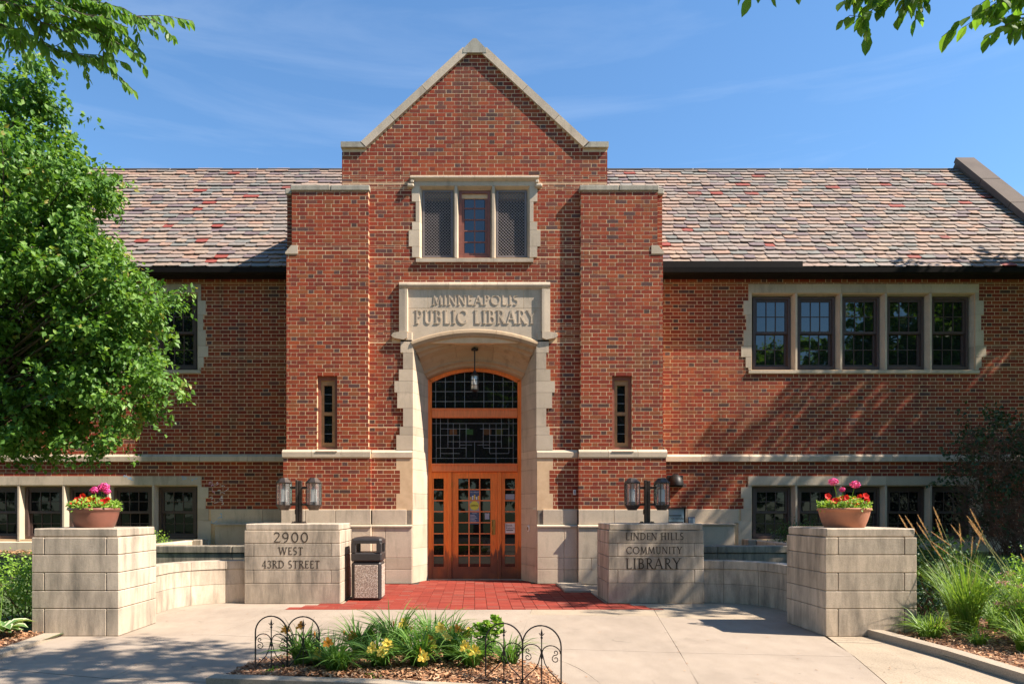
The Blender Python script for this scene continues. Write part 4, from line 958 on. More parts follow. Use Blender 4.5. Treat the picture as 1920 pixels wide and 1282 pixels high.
def chips(name, poly, n, zf, label, size=(.010, .026)):
    x0, x1 = min(p[0] for p in poly), max(p[0] for p in poly); y0, y1 = min(p[1] for p in poly), max(p[1] for p in poly); V = []; T = []; tn = []
    while len(tn) < n*2:
        x, y = npr.uniform(x0, x1), npr.uniform(y0, y1)
        if not inside(poly, x, y): continue
        L, w = npr.uniform(*size), npr.uniform(.004, .009); a = npr.uniform(0, 6.28); pi = npr.uniform(-.5, .5); ro = npr.uniform(-.7, .7)
        d = np.array([math.cos(a)*math.cos(pi), math.sin(a)*math.cos(pi), math.sin(pi)]); e = np.array([-math.sin(a)*math.cos(ro), math.cos(a)*math.cos(ro), math.sin(ro)])
        p = np.array([x, y, zf(x, y)+npr.uniform(.004, .022)]); b = len(V)
        V += [p-d*L-e*w, p+d*L-e*w*.6, p+d*L+e*w*.6, p-d*L+e*w]; T += [(b, b+1, b+2), (b, b+2, b+3)]; q = npr.random(); tn += [q, q]
    o = mesh_obj(name, np_mesh(name, V, T, tn), M['chip']); tag(o, label, 'mulch', None, 'stuff'); return o
def isl_z(x, y):
    d = max(abs((x+.6)/1.25), abs((y-5.8)/.65)); return .006+.044*max(0, min(1, (1-d)/.4))
chips('bark_mulch', island, 8500, isl_z, 'orange brown bark chips covering the daylily bed')
lbed = [(-4.30, 4.9), (-4.28, 6.2), (-4.42, 7.36), (-4.56, 7.40), (-5.6, 8.2), (-6.5, 7.6), (-5.6, 5.4)]
m = MB(); m.add([(x, y, bed_h(x, y)+.014) for x, y in lbed], [tuple(range(len(lbed)))]); tag(m.build('mulch_bed', M['mulch']), 'mulched ground under the hosta on the left', None, None, 'structure')
chips('bark_mulch', lbed, 5200, lambda x, y: bed_h(x, y)+.015, 'bark chips round the hosta by the left front pier')
rbed = [(4.24, 4.9), (4.24, 6.25), (4.16, 7.36), (4.6, 7.40), (5.4, 8.2), (6.6, 8.2), (6.6, 5.4)]
m = MB(); m.add([(x, y, bed_h(x, y)+.014) for x, y in rbed], [tuple(range(len(rbed)))]); tag(m.build('mulch_bed', M['mulch']), 'mulched ground under the tall grasses on the right', None, None, 'structure')
chips('bark_mulch', rbed, 6500, lambda x, y: bed_h(x, y)+.015, 'bark chips under the tall grasses by the right kerb')
wbed = [(-4.6, 12.3), (-11, 11.6), (-11, 13.5), (-5.4, 13.5)]
chips('bark_mulch', wbed, 2500, lambda x, y: bed_h(x, y)+.01, 'shaded red mulch under the left basement windows', (.03, .06))

# ================================================================== twin lanterns, bin, bowls and small fittings
def lantern(name, label, x, y, z):
    t = thing(name, label, 'lamp', (x, y, z), 'twin lanterns on the engraved piers')
    m = MB(); m.cbox(x-.095, x+.095, y-.07, y+.07, z, z+.014, .004)
    for dx in (-.075, .075):
        for dy in (-.05, .05): m.lathe([(.011, .014), (.011, .026), (.004, .030)], 6, (x+dx, y+dy, z))
    m.build('base_plate', M['bronze'], t)
    m = MB(); m.cbox(x-.042, x-.005, y-.045, y+.03, z+.012, z+.625, .005); m.cbox(x+.0, x+.042, y-.03, y+.045, z+.012, z+.615, .005); m.cbox(x-.055, x-.0425, y-.03, y+.02, z+.13, z+.20, .004); m.build('post', M['bronze'], t)
    for zz in (.255, .495): boxpart('arm', M['bronze'], t, x-.13, x+.13, y-.014, y+.014, z+zz, z+zz+.036, .004)
    for sx in SI:
        c = (x+sx*.215, y, z); ap = .1; n = 8; ph = math.pi/8
        m = MB(); m.lathe([(.112, .575), (.118, .582), (.118, .590), (.062, .648), (.056, .655), (.0, .657)], n, c, .5, True, ph); rf = m.build('lantern_roof', M['bronze'], t)
        m = MB(); m.lathe([(.0, .190), (.066, .190), (.070, .198), (.114, .256), (.114, .268), (.100, .270)], n, c, .5, True, ph); m.build('lantern_base', M['bronze'], t)
        m = MB()
        for q in range(n):
            a = ph+2*math.pi*q/n; m.tube([(c[0]+.109*math.cos(a), c[1]+.109*math.sin(a), z+.262), (c[0]+.109*math.cos(a), c[1]+.109*math.sin(a), z+.580)], .0062, 5)
        m.build('lantern_cage', M['bronze'], t)
        for q in range(n):
            a0, a1 = ph+2*math.pi*q/n, ph+2*math.pi*(q+1)/n; rr_ = .104
            p0 = (c[0]+rr_*math.cos(a0), c[1]+rr_*math.sin(a0)); p1 = (c[0]+rr_*math.cos(a1), c[1]+rr_*math.sin(a1))
            m = MB(); m.add([(*p0, z+.266), (*p1, z+.266), (*p1, z+.577), (*p0, z+.577)], [(0, 1, 2, 3)]); m.build('pane', M['lamp_glass'], t)
        m = MB(); m.lathe([(.046, .27), (.046, .315), (.043, .317), (.043, .49), (.03, .495), (.012, .50), (.012, .577)], 14, c); m.build('frosted_tube', M['milk'], t, True)
        m = MB(); m.lathe([(.05, .258), (.05, .312)], 14, c); m.build('lamp_holder', M['bronze'], t)
    return t
lantern('twin_lantern', 'twin octagonal bronze lanterns on the pier engraved 2900', -2.54, 10.36, 1.108)
lantern('twin_lantern', 'twin octagonal bronze lanterns on the pier engraved Linden Hills', 2.50, 10.40, 1.108)
t = thing('hanging_lantern', 'small cylindrical lantern hanging on a rod inside the entrance arch', 'lamp', (0, 13.0, 3.45))
m = MB(); m.lathe([(.062, 0), (.062, .03), (.02, .05), (.02, .0)][:3], 16, (0, 13.0, 4.19)); m.build('ceiling_rose', M['iron'], t, True)
m = MB(); m.tube([(0, 13.0, 4.25), (0, 13.0, 3.82)], .011, 8); m.build('rod', M['iron'], t)
m = MB(); m.lathe([(.078, 3.73), (.082, 3.735), (.05, 3.77), (.032, 3.785), (.028, 3.82), (.0, 3.825)], 12, (0, 13.0, 0)); m.build('lantern_roof', M['iron'], t)
m = MB(); m.lathe([(.045, 3.45), (.07, 3.46), (.076, 3.475), (.076, 3.485)], 12, (0, 13.0, 0)); m.build('lantern_base', M['iron'], t)
m = MB()
for q in range(6):
    a = q*math.pi/3+.3; m.tube([(.072*math.cos(a), 13+.072*math.sin(a), 3.48), (.072*math.cos(a), 13+.072*math.sin(a), 3.735)], .0055, 5)
for zz in (3.56, 3.65): m.lathe([(.071, -.004), (.077, -.004), (.077, .004), (.071, .004), (.071, -.004)], 12, (0, 13.0, zz), .5, False)
m.build('lantern_cage', M['iron'], t)
m = MB(); m.lathe([(.062, 3.485), (.062, 3.73)], 16, (0, 13.0, 0)); m.build('frosted_glass', M['milk'], t, True)
# litter bin
t = thing('litter_bin', 'square litter bin with pebble panels and charcoal hooded lid', 'litter bin', (-1.55, 10.45, 0)); bx0, bx1, by0, by1 = -1.765, -1.337, 10.25, 10.68
m = MB(); m.cbox(bx0, bx1, by0, by1, .004, .56, .03); m.build('body', M['plastic'], t)
for q in range(4):
    m = MB(); a, b = -.166, .166
    if q == 0: m.cbox((bx0+bx1)/2+a, (bx0+bx1)/2+b, by0-.006, by0+.02, .045, .515, .004)
    if q == 1: m.cbox(bx1-.02, bx1+.006, (by0+by1)/2+a, (by0+by1)/2+b, .045, .515, .004)
    if q == 2: m.cbox((bx0+bx1)/2+a, (bx0+bx1)/2+b, by1-.02, by1+.006, .045, .515, .004)
    if q == 3: m.cbox(bx0-.006, bx0+.02, (by0+by1)/2+a, (by0+by1)/2+b, .045, .515, .004)
    m.build('pebble_panel', M['pebble'], t)
m = MB(); e = .006
m.cbox(bx0-e, bx1+e, by0-e, by1+e, .565, .69, .018)                                   # collar
for xa in (bx0-e, bx1+e-.075):
    for ya in (by0-e, by1+e-.075): m.cbox(xa, xa+.075, ya, ya+.075, .68, .83, .012)      # corner posts, openings between
rs = []
for f, z in ((1.0, .82), (1.0, .865), (.97, .885), (.80, .905), (.35, .918)):
    hx, hy = (bx1-bx0+2*e)/2*f, (by1-by0+2*e)/2*f; cxx, cyy = (bx0+bx1)/2, (by0+by1)/2; cc = .03*f
    rs.append([(cxx-hx+cc, cyy-hy, z), (cxx+hx-cc, cyy-hy, z), (cxx+hx, cyy-hy+cc, z), (cxx+hx, cyy+hy-cc, z), (cxx+hx-cc, cyy+hy, z), (cxx-hx+cc, cyy+hy, z), (cxx-hx, cyy+hy-cc, z), (cxx-hx, cyy-hy+cc, z)])
m.rings(rs); m.build('hooded_lid', M['plastic'], t)
# terracotta bowls
def bowl(name, label, x, y, r, mat='terracotta'):
    t = thing(name, label, 'flower bowl', (x, y, 1.108), 'terracotta bowls on the front piers')
    prof = [(.0, .0), (.74*r, .0), (.78*r, .012), (.88*r, .08), (.955*r, .15), (.975*r, .178), (1.0*r, .182), (1.03*r, .19), (1.03*r, .203), (1.0*r, .212), (.94*r, .21), (.92*r, .18)]
    m = MB(); m.lathe(prof, 40, (x, y, 1.108), .5, False); m.build('bowl', M[mat], t, True)
    m = MB(); m.lathe([(.93*r, .182), (.6*r, .195), (.0, .20)], 28, (x, y, 1.108), .5, False); m.build('soil', M['soil'], t); return t
bowl('flower_bowl', 'reddish brown bowl of flowers on the left front pier', -4.145, 7.82, .252, 'terracotta_dark')
bowl('flower_bowl', 'orange terracotta bowl of flowers on the right front pier', 4.03, 7.82, .262)
# wall fittings
t = thing('wall_light', 'black half dome light hood on the brick wall beside the book drop', 'wall light', (3.80, YW-.1, 1.77)); m = MB(); rs = []
for i in range(9):
    a = math.pi/2*i/8; rr_ = .155*math.cos(a)+.001; rs.append([(3.80+rr_*math.cos(math.pi+math.pi*j/16), YW-.01+1.3*rr_*math.sin(math.pi+math.pi*j/16), 1.77+.215*math.sin(a)) for j in range(17)])
m.rings(rs, False, False); m.build('hood', M['iron'], t, True); boxpart('back_plate', M['iron'], t, 3.65, 3.95, YW-.012, YW-.002, 1.74, 1.96, .003)
t = thing('book_drop', 'pale blue steel book return box behind the Linden Hills pier', 'book return', (3.66, 13.0, .34))
boxpart('cabinet', M['box_blue'], t, 3.48, 3.79, 12.97, 13.40, .34, 1.33, .01); boxpart('top', M['gutter'], t, 3.45, 3.83, 12.93, 13.42, 1.335, 1.352, .004); boxpart('side_panel', M['iron'], t, 3.795, 3.815, 12.97, 13.40, .34, 1.33, 0)
boxpart('slot', M['ink'], t, 3.50, 3.74, 12.962, 12.972, 1.195, 1.21, 0); boxpart('slot', M['ink'], t, 3.50, 3.77, 12.962, 12.972, 1.075, 1.09, 0); txt('BOOK RETURN', .042, 3.50, 12.966, 1.135, 'ink', t, align='LEFT')
t = thing('leaflet_holder', 'little blue leaflet box standing on the stone ledge', 'leaflet box', (4.08, 13.42, 1.056)); boxpart('back', M['paper_blue'], t, 4.02, 4.15, 13.50, 13.512, 1.057, 1.17, 0)
for i in range(3): boxpart('leaflet', M[('paper_grey', 'box_blue', 'white')[i]], t, 4.03+i*.04, 4.065+i*.04, 13.488, 13.498, 1.057, 1.15, 0)
t = thing('switch_box', 'small white box on the brickwork right of the entrance', 'switch', (1.775, YG-.06, 1.6)); boxpart('case', M['white'], t, 1.75, 1.80, YG-.078, YG-.05, 1.57, 1.66, .006); boxpart('screen', M['paper_grey'], t, 1.76, 1.79, YG-.081, YG-.0785, 1.60, 1.645, 0)
t = thing('door_button', 'oval cream access button on the right entrance jamb', 'push button', (.985, 13.05, .97))
d = Vector((-.235, .59, 0)).normalized(); nrm = Vector((-d.y, d.x, 0)); nrm = nrm if nrm.x < 0 else -nrm; pc = Vector((1.10, YJ, 0))+d*.31+nrm*.002
m = MB(); m.rings([[tuple(pc+nrm*o+d*(f*.045*math.cos(q*math.pi/12))+Vector((0, 0, .965+f*.062*math.sin(q*math.pi/12)))) for q in range(24)] for o, f in ((0, 1), (.012, 1), (.018, .85))]); m.build('plate', M['white'], t)
m = MB(); m.rings([[tuple(pc+nrm*o+d*(f*.025*math.cos(q*math.pi/12))+Vector((0, 0, .965+f*.035*math.sin(q*math.pi/12)))) for q in range(24)] for o, f in ((.017, 1), (.024, .9))]); m.build('button', M['brass'], t)

# scrolled iron border fences
def spiral(cx, cz, r0, r1, a0, a1, n=14): return [(cx+(r0+(r1-r0)*i/n)*math.cos(R(a0+(a1-a0)*i/n)), 0, cz+(r0+(r1-r0)*i/n)*math.sin(R(a0+(a1-a0)*i/n))) for i in range(n+1)]
def fence(name, label, x, y, rz, w=.56):
    t = thing(name, label, 'garden fence', (0, 0, 0), 'scrolled iron border fences'); hw = w/4; H = .44
    for c in (-hw, hw):
        m = MB(); m.tube([(c-hw, 0, -.05), (c-hw, 0, H-hw)] + [(c-hw*math.cos(math.pi*i/16), 0, H-hw+hw*math.sin(math.pi*i/16)) for i in range(1, 16)] + [(c+hw, 0, H-hw), (c+hw, 0, -.05)], .0058, 6); m.build('arch', M['iron'], t)
        m = MB(); m.tube([(c, 0, -.05), (c, 0, H-.09)], .0044, 6); m.build('picket', M['iron'], t)
        m = MB(); m.lathe([(.003, H-.10), (.010, H-.088), (.004, H-.075), (.009, H-.058), (.006, H-.045), (.0, H-.018)], 8, (c, 0, 0)); m.tube([(c-.02, 0, H-.055), (c-.008, 0, H-.07), (c+.008, 0, H-.07), (c+.02, 0, H-.055)], .003, 5); m.build('finial', M['iron'], t)
        for sx in SI:
            m = MB()
            m.tube([(c-sx*0+sx*.004, 0, .20)] + [(c+sx*(hw*.5)-sx*hw*.47*math.cos(math.pi*i/12), 0, .245+.055*math.sin(math.pi*i/12)+.02*i/12*0) for i in range(13)], .0042, 5)
            m.tube([(c+sx*(hw-.004), 0, .03), (c+sx*hw*.75, 0, .07), (c+sx*hw*.34, 0, .125), (c+sx*hw*.16, 0, .17), (c+sx*.006, 0, .235)], .0042, 5); m.build('heart_bar', M['iron'], t)
            m = MB(); m.tube([(p[0], 0, p[2]) for p in spiral(c+sx*hw*.72, .205, .030, .008, 90 if sx > 0 else 90, 90-sx*-420)], .0037, 5)
            m.tube([(p[0], 0, p[2]) for p in spiral(c+sx*hw*.72, .252, .018, .007, -90, -90+sx*330)], .0037, 5); m.build('scroll', M['iron'], t)
    t.location = (x, y, 0.02); t.rotation_euler = (0, 0, rz); return t
fence('border_fence', 'scrolled iron border fence at the left end of the daylily bed', -1.475, 5.64, R(-6), .52)
fence('border_fence', 'scrolled iron border fence at the right end of the daylily bed', .35, 5.24, R(-22), .58)
# children's chalk scribbles on the left wing
rk = random.Random(12)
for px, py, w_, h_, cc, n, Yc in ((250, 897, .18, .05, 'chalk_blue', 3, YW-.0145), (360, 897, .20, .06, 'chalk_blue', 4, YW-.0145), (400, 915, .16, .28, 'chalk_pink', 5, YW-.0012), (418, 925, .30, .40, 'chalk_white', 9, YW-.0012), (395, 940, .12, .15, 'chalk_white', 4, YW-.0012), (409, 966, .07, .20, 'chalk_blue', 3, YW-.0212)):
    for i in range(n):
        m = MB(); x, z = wx(px, Yc)+rk.uniform(-w_, w_)/2, wz(py, Yc)+rk.uniform(-h_, h_)/2; pts = []
        for q in range(5): x += rk.uniform(-.045, .045); z += rk.uniform(-.035, .035); pts.append((x, z))
        for (xa, za), (xb, zb) in zip(pts[:-1], pts[1:]):
            d = math.hypot(xb-xa, zb-za) or 1; ox, oz = -(zb-za)/d*.005, (xb-xa)/d*.005
            m.add([(xa-ox, Yc, za-oz), (xb-ox, Yc, zb-oz), (xb+ox, Yc-.0004, zb+oz), (xa+ox, Yc-.0004, za+oz)], [(0, 1, 2, 3)])
        m.build('chalk_mark', M[cc], lib)
# ================================================================== planting
def unit(a): return a/np.maximum(np.linalg.norm(a, axis=-1, keepdims=True), 1e-6)
def leaf_mesh(name, P, D, Nn, L, Wd, tone, shape='diamond', fold=.25):
    """leaves at P along D with face normal Nn; L length, Wd half width"""
    n = len(P); D = unit(D); S = unit(np.cross(D, Nn)); U = np.cross(S, D); L = np.broadcast_to(L, n)[:, None]; Wd = np.broadcast_to(Wd, n)[:, None]
    if shape == 'diamond':
        pr = [(0, 0, 0), (.42, 1, fold), (1, 0, -.12), (.42, -1, fold)]; tri = [(0, 1, 2), (0, 2, 3)]
    else:
        pr = [(0, 0, 0), (.16, .62, .15), (.42, 1, fold), (.74, .66, .1), (1, 0, -.25), (.74, -.66, .1), (.42, -1, fold), (.16, -.62, .15), (.45, 0, -.04)]
        tri = [(8, 0, 1), (8, 1, 2), (8, 2, 3), (8, 3, 4), (8, 4, 5), (8, 5, 6), (8, 6, 7), (8, 7, 0)]
    V = np.stack([P + D*L*a + S*Wd*b + U*Wd*c for a, b, c in pr], 1); kk = len(pr)
    T = (np.arange(n)*kk)[:, None, None] + np.array(tri)[None]
    return np_mesh(name, V.reshape(-1, 3), T.reshape(-1, 3), np.repeat(tone, len(tri)))
def crown_pts(lobes, ncl, nlf, twig=.45, shell=.5, droop=.25, rng=npr):
    """clusters of leaves on short twigs spread through a set of ellipsoids; lobes: (cx,cy,cz,rx,ry,rz)"""
    lb = np.array(lobes, float); vol = (lb[:, 3]*lb[:, 4]*lb[:, 5])**.75; idx = rng.choice(len(lb), ncl, p=vol/vol.sum())
    d = unit(rng.normal(size=(ncl, 3))); r = (shell**3+(1-shell**3)*rng.random(ncl))**(1/3); r *= rng.uniform(.86, 1.1, ncl)
    C = lb[idx, :3] + d*r[:, None]*lb[idx, 3:]
    tw = unit(d + rng.normal(size=(ncl, 3))*.55 + np.array([0, 0, -droop])); tl = twig*rng.uniform(.6, 1.3, ncl)
    t = rng.random((ncl, nlf)); P = C[:, None]+tw[:, None]*(t*tl[:, None])[..., None]+rng.normal(size=(ncl, nlf, 3))*.045
    D = unit(tw[:, None]*.5+rng.normal(size=(ncl, nlf, 3))*.8+np.array([0, 0, -.45]))
    Nn = unit(rng.normal(size=(ncl, nlf, 3))*.55+np.array([.25, -.25, .9])+d[:, None]*.25)
    base = rng.normal(.45, .16, ncl)[:, None]+rng.normal(0, .16, (ncl, nlf))+(t-.5)*.25
    return P.reshape(-1, 3), D.reshape(-1, 3), Nn.reshape(-1, 3), np.clip(base, 0, 1).reshape(-1), C, tw
def limbs(name, base, top, C, n, r0, mat, parent, rng=npr, fork=.45):
    m = MB(); B = Vector(base); Tp = Vector(top); q = [B+(Tp-B)*i/6+Vector((rng.normal()*.05, rng.normal()*.05, 0))*(0 < i < 6) for i in range(7)]
    m.tube(q, [r0*(1-.75*i/6)*(1.25 if i == 0 else 1) for i in range(7)], 9); tr = m.build('trunk', mat, parent, True); m = MB()
    for c in C[rng.choice(len(C), min(n, len(C)), replace=False)]:
        c = Vector(c)
        if c.z < B.z+2.6 and n > 60: continue
        f = min(.95, max(.12, (c.z-B.z-.5)/max(.1, Tp.z-B.z)*.8)); s0 = B+(Tp-B)*f; mid = s0.lerp(c, .5)+Vector((rng.normal()*.12, rng.normal()*.12, .12))
        ra = r0*.32*(1-f*.6); m.tube([s0, s0.lerp(mid, .5)+Vector((0, 0, .05)), mid, mid.lerp(c, .55), c], [ra, ra*.7, ra*.45, ra*.3, .006], 5)
    m.build('limb', mat, parent, True); return tr
def tree(name, label, base, top, lobes, ncl, nlf, L, mat, nl=60, r0=.16, group=None, twig=.45, shell=.5, shape='diamond', droop=.25):
    t = thing(name, label, 'tree', base, group); P, D, Nn, tn, C, tw = crown_pts(lobes, ncl, nlf, twig, shell, droop)
    sz = L*npr.uniform(.7, 1.2, len(P)); mesh_obj('crown', leaf_mesh('crown', P, D, Nn, sz, sz*.36, tn, shape), M[mat], t)
    limbs('trunk', base, top, C, nl, r0, M['bark'], t); return t
# left linden: lobes surveyed at its depth (centre column, row, radii in photo pixels)
YT = 10.9; kx = YT/F
lob = [(wx(x, YT), YT+dy, wz(y, YT), rx*kx, ry_, rz*kx) for x, y, rx, rz, dy, ry_ in
       ((-20, 250, 130, 135, .2, 1.2), (55, 330, 140, 125, -.1, 1.3), (150, 395, 95, 80, -.3, .9), (40, 470, 175, 110, 0, 1.5), (190, 480, 75, 70, -.4, .8), (130, 575, 185, 95, -.3, 1.4), (255, 590, 85, 70, -.5, .8),
        (60, 680, 210, 95, 0, 1.5), (230, 700, 125, 75, -.5, 1.0), (300, 745, 72, 45, -.6, .7), (110, 775, 150, 65, -.2, 1.2), (225, 830, 45, 45, -.5, .5), (20, 815, 110, 55, -.2, 1.0), (75, 185, 60, 60, 0, .6), (-10, 150, 75, 70, 0, .7))]
rl_ = random.Random(4); big = lob; lob = []
for cx_, cy_, cz_, rx_, ry_, rz_ in big:
    for q in range(9):
        d_ = Vector((rl_.gauss(0, 1), rl_.gauss(0, 1), rl_.gauss(0, 1))).normalized()*rl_.uniform(.35, .85)
        lob.append((cx_+d_.x*rx_, cy_+d_.y*ry_, cz_+d_.z*rz_, rx_*rl_.uniform(.28, .5), ry_*rl_.uniform(.3, .5), rz_*rl_.uniform(.13, .26)))
tree('linden_tree', 'leafy linden tree standing left of the entrance, before the left wing', (-7.75, 11.0, .3), (-7.4, 10.9, 6.6), lob, 3200, 18, .09, 'leaf_linden', 150, .15, twig=.30, shell=.2, droop=.45)

# boughs reaching into the top of the picture
def bough(t, pts, mat, L, side=None, seed=0, den=13, spread=.30, twigs=True, r=.012, shape='full'):
    """a drooping bough: leaves hang in two ranks along the main axis and along side twigs"""
    rg = np.random.default_rng(seed); pts = [Vector(p) for p in pts]; m = MB(); m.tube(pts, [r*(1-.75*i/(len(pts)-1)) for i in range(len(pts))], 6); ax = [pts]
    if twigs:
        for i in range(1, len(pts)):
            for q in range(4):
                a = pts[i-1].lerp(pts[i], rg.random()); dr = (pts[i]-pts[i-1]).normalized(); sd = Vector((rg.normal(), rg.normal()*.6, -.35+rg.normal()*.35)).normalized()
                e = a+(dr*.55+sd*.7)*spread*rg.uniform(.5, 1.2); mid = a.lerp(e, .5)+Vector((0, 0, .03)); ax.append([a, mid, e]); m.tube([a, mid, e], [r*.35, r*.28, .002], 4)
    P = []; D = []; Nn = []
    for path in ax:
        for a, b in zip(path[:-1], path[1:]):
            n = max(2, int((b-a).length*den*2)); d = np.array((b-a).normalized()); sd = unit(np.cross(d, [0, 0, 1.0]))
            for i in range(n):
                p = np.array(a.lerp(b, (i+rg.random()*.6)/n)); sg = 1 if i % 2 else -1
                P.append(p); D.append(d*.55+sd*sg*.5+np.array([0, 0, -.75])+rg.normal(size=3)*.22); Nn.append(np.array([0, 0, .6])+sd*sg*.7+d*.2+rg.normal(size=3)*.35)
    P, D, Nn = map(np.array, (P, D, Nn)); sz = L*rg.uniform(.7, 1.15, len(P))
    m.build('bough', M['bark'], t, True); mesh_obj('leaf_spray', leaf_mesh('spray', P, D, Nn, sz, sz*.27, np.clip(rg.normal(.5, .2, len(P)), 0, 1), shape, .18), M[mat], t)
def at(px, py, Y): return (wx(px, Y), Y, wz(py, Y))
elm = thing('elm_tree', 'elm tree whose boughs hang into the top left corner of the picture', 'tree', (-7.2, 5.2, 0)); Y = 6.6
limbs('trunk', (-7.2, 5.2, 0), (-6.4, 5.4, 7.5), np.array([at(-150, -60, 6.2), at(-120, 40, 6.6), at(-200, -120, 6.0)]), 3, .2, M['bark'], elm)
for i, (pp, L) in enumerate((([(-140, -10, 6.5), (20, 10, 6.5), (120, 35, 6.55), (205, 25, 6.6), (265, 48, 6.6), (322, 58, 6.6)], .085), ([(-100, 20, 6.4), (60, 30, 6.4), (150, 50, 6.45), (215, 75, 6.5), (262, 108, 6.5)], .085),
                             ([(-120, 40, 6.7), (20, 60, 6.7), (90, 95, 6.7), (150, 118, 6.7), (222, 130, 6.7)], .085), ([(-100, -30, 6.6), (60, -25, 6.6), (150, -5, 6.6), (230, 5, 6.6)], .085), ([(-80, 0, 6.9), (0, 40, 6.9), (40, 80, 6.9), (62, 95, 6.9)], .085), ([(-120, 60, 6.5), (-30, 80, 6.5), (30, 105, 6.5)], .085), ([(-100, 10, 6.2), (30, -5, 6.3), (110, 12, 6.4), (180, 45, 6.4), (235, 60, 6.4)], .085), ([(-80, 30, 6.3), (40, 20, 6.3), (110, 62, 6.4), (170, 85, 6.4)], .085), ([(-60, -20, 6.5), (90, -30, 6.5), (170, 12, 6.5), (240, 30, 6.5)], .085))):
    bough(elm, [at(p[0]-32, p[1]-20, p[2]) for p in pp], 'leaf_elm', L*1.12, seed=20+i, den=19, spread=.42)
P, D, Nn, tn, C, tw = crown_pts([(-6.6, 5.5, 8.2, 2.2, 2.0, 1.6)], 260, 16, .5, .4); sz = .1*npr.uniform(.7, 1.2, len(P)); mesh_obj('crown', leaf_mesh('crown', P, D, Nn, sz, sz*.3, tn), M['leaf_elm'], elm)
st = thing('street_tree', 'broad leaved street tree whose leaves hang in the top right corner', 'tree', (5.6, 2.6, 0))
C = np.array([at(1650, -120, 4.8), at(1900, -120, 4.8), (3.0, 3.6, 7), (4.5, 4.2, 7.5), (2.5, 3.0, 7.2), (5, 2, 8)])
limbs('trunk', (5.6, 2.6, 0), (4.6, 3.2, 6.8), C, 6, .2, M['bark'], st)
for i, pp in enumerate(([(1800, -110, 4.7), (1740, -50, 4.75), (1680, -8, 4.8), (1615, 32, 4.8)], [(1780, -70, 4.9), (1690, -35, 4.9), (1600, -12, 4.9)], [(1560, -80, 4.8), (1500, -50, 4.8), (1445, -38, 4.8)],
                        [(1980, -80, 4.6), (1915, -30, 4.65), (1850, 18, 4.7)], [(1990, -50, 4.7), (1930, -10, 4.75), (1885, 12, 4.8)], [(1820, -80, 5.0), (1760, -45, 5.0), (1720, -8, 5.0)], [(2010, 0, 4.8), (1960, 20, 4.8), (1925, 42, 4.8)])):
    bough(st, [at(*p) for p in pp], 'leaf_street', .112, seed=60+i, den=15, spread=.22, r=.008)
lobs = [(2.7, 3.5, 6.9, 1.3, 1.35, .95), (4.2, 3.4, 7.8, 1.6, 1.5, 1.2), (1.6, 3.9, 6.7, .8, .95, .6), (3.2, 4.4, 7.4, 1.0, .9, .8)]
P, D, Nn, tn, C, tw = crown_pts(lobs, 420, 16, .45, .3); sz = .11*npr.uniform(.7, 1.2, len(P)); mesh_obj('crown', leaf_mesh('crown', P, D, Nn, sz, sz*.36, tn), M['leaf_street'], st)
# the tree beyond the right edge that shades the right wing
rl = [(12.2, 8.7, 8.9, 2.7, 2.2, 2.3), (13.6, 10.2, 7.8, 2.5, 2.2, 2.2), (11.2, 8.9, 8.2, 1.9, 1.7, 1.6), (13.4, 11.05, 9.2, 2.2, 1.55, 2.2), (15.4, 11.2, 7.4, 2.3, 2.4, 2.3), (14.6, 12.2, 6.4, 2.0, 2.0, 1.8)]
rt = tree('shade_tree', 'large tree beyond the right end of the library casting dappled shade', (13.4, 10.2, .2), (13.0, 10.1, 8.4), rl, 2300, 17, .16, 'leaf_street', 50, .22, None, .6, .3)
# trees across the street, mirrored in the window glass
far = tree('roadside_tree', 'roadside tree across the street, third of ten from the left', (-13, -14, -.09), (-13, -14, 6), [(-13, -14, 6.6, 3.9, 3, 3.2), (-11.4, -13.6, 4.4, 3.0, 2.2, 2.6), (-15.0, -14.3, 4.4, 3.0, 2.2, 2.6), (-13, -14, 9.2, 3.0, 2.2, 2.4)], 1300, 14, .34, 'leaf_street', 25, .22, 'roadside trees across the street', .7, .3)
for dx, nm, dy, hz in ((-13, 'first', 0, 1.2), (-6.6, 'second', 1, 1.1), (6.4, 'fourth', -1, 1.12), (13.2, 'fifth', .8, 1.15), (19.6, 'sixth', -.6, 1.05), (26, 'seventh', .5, .96), (32, 'eighth', -.4, .98), (38, 'ninth', .4, 1.2), (44, 'last', -.6, 1.45)):
    c = copy_tree(far); c.scale = (1.15, 1.0, hz); c.location.x += dx; c.location.y += dy; c.rotation_euler.z = 0.0; c['label'] = 'roadside tree across the street, %s of ten from the left' % nm

far.scale = (1.15, 1.0, 1.28)
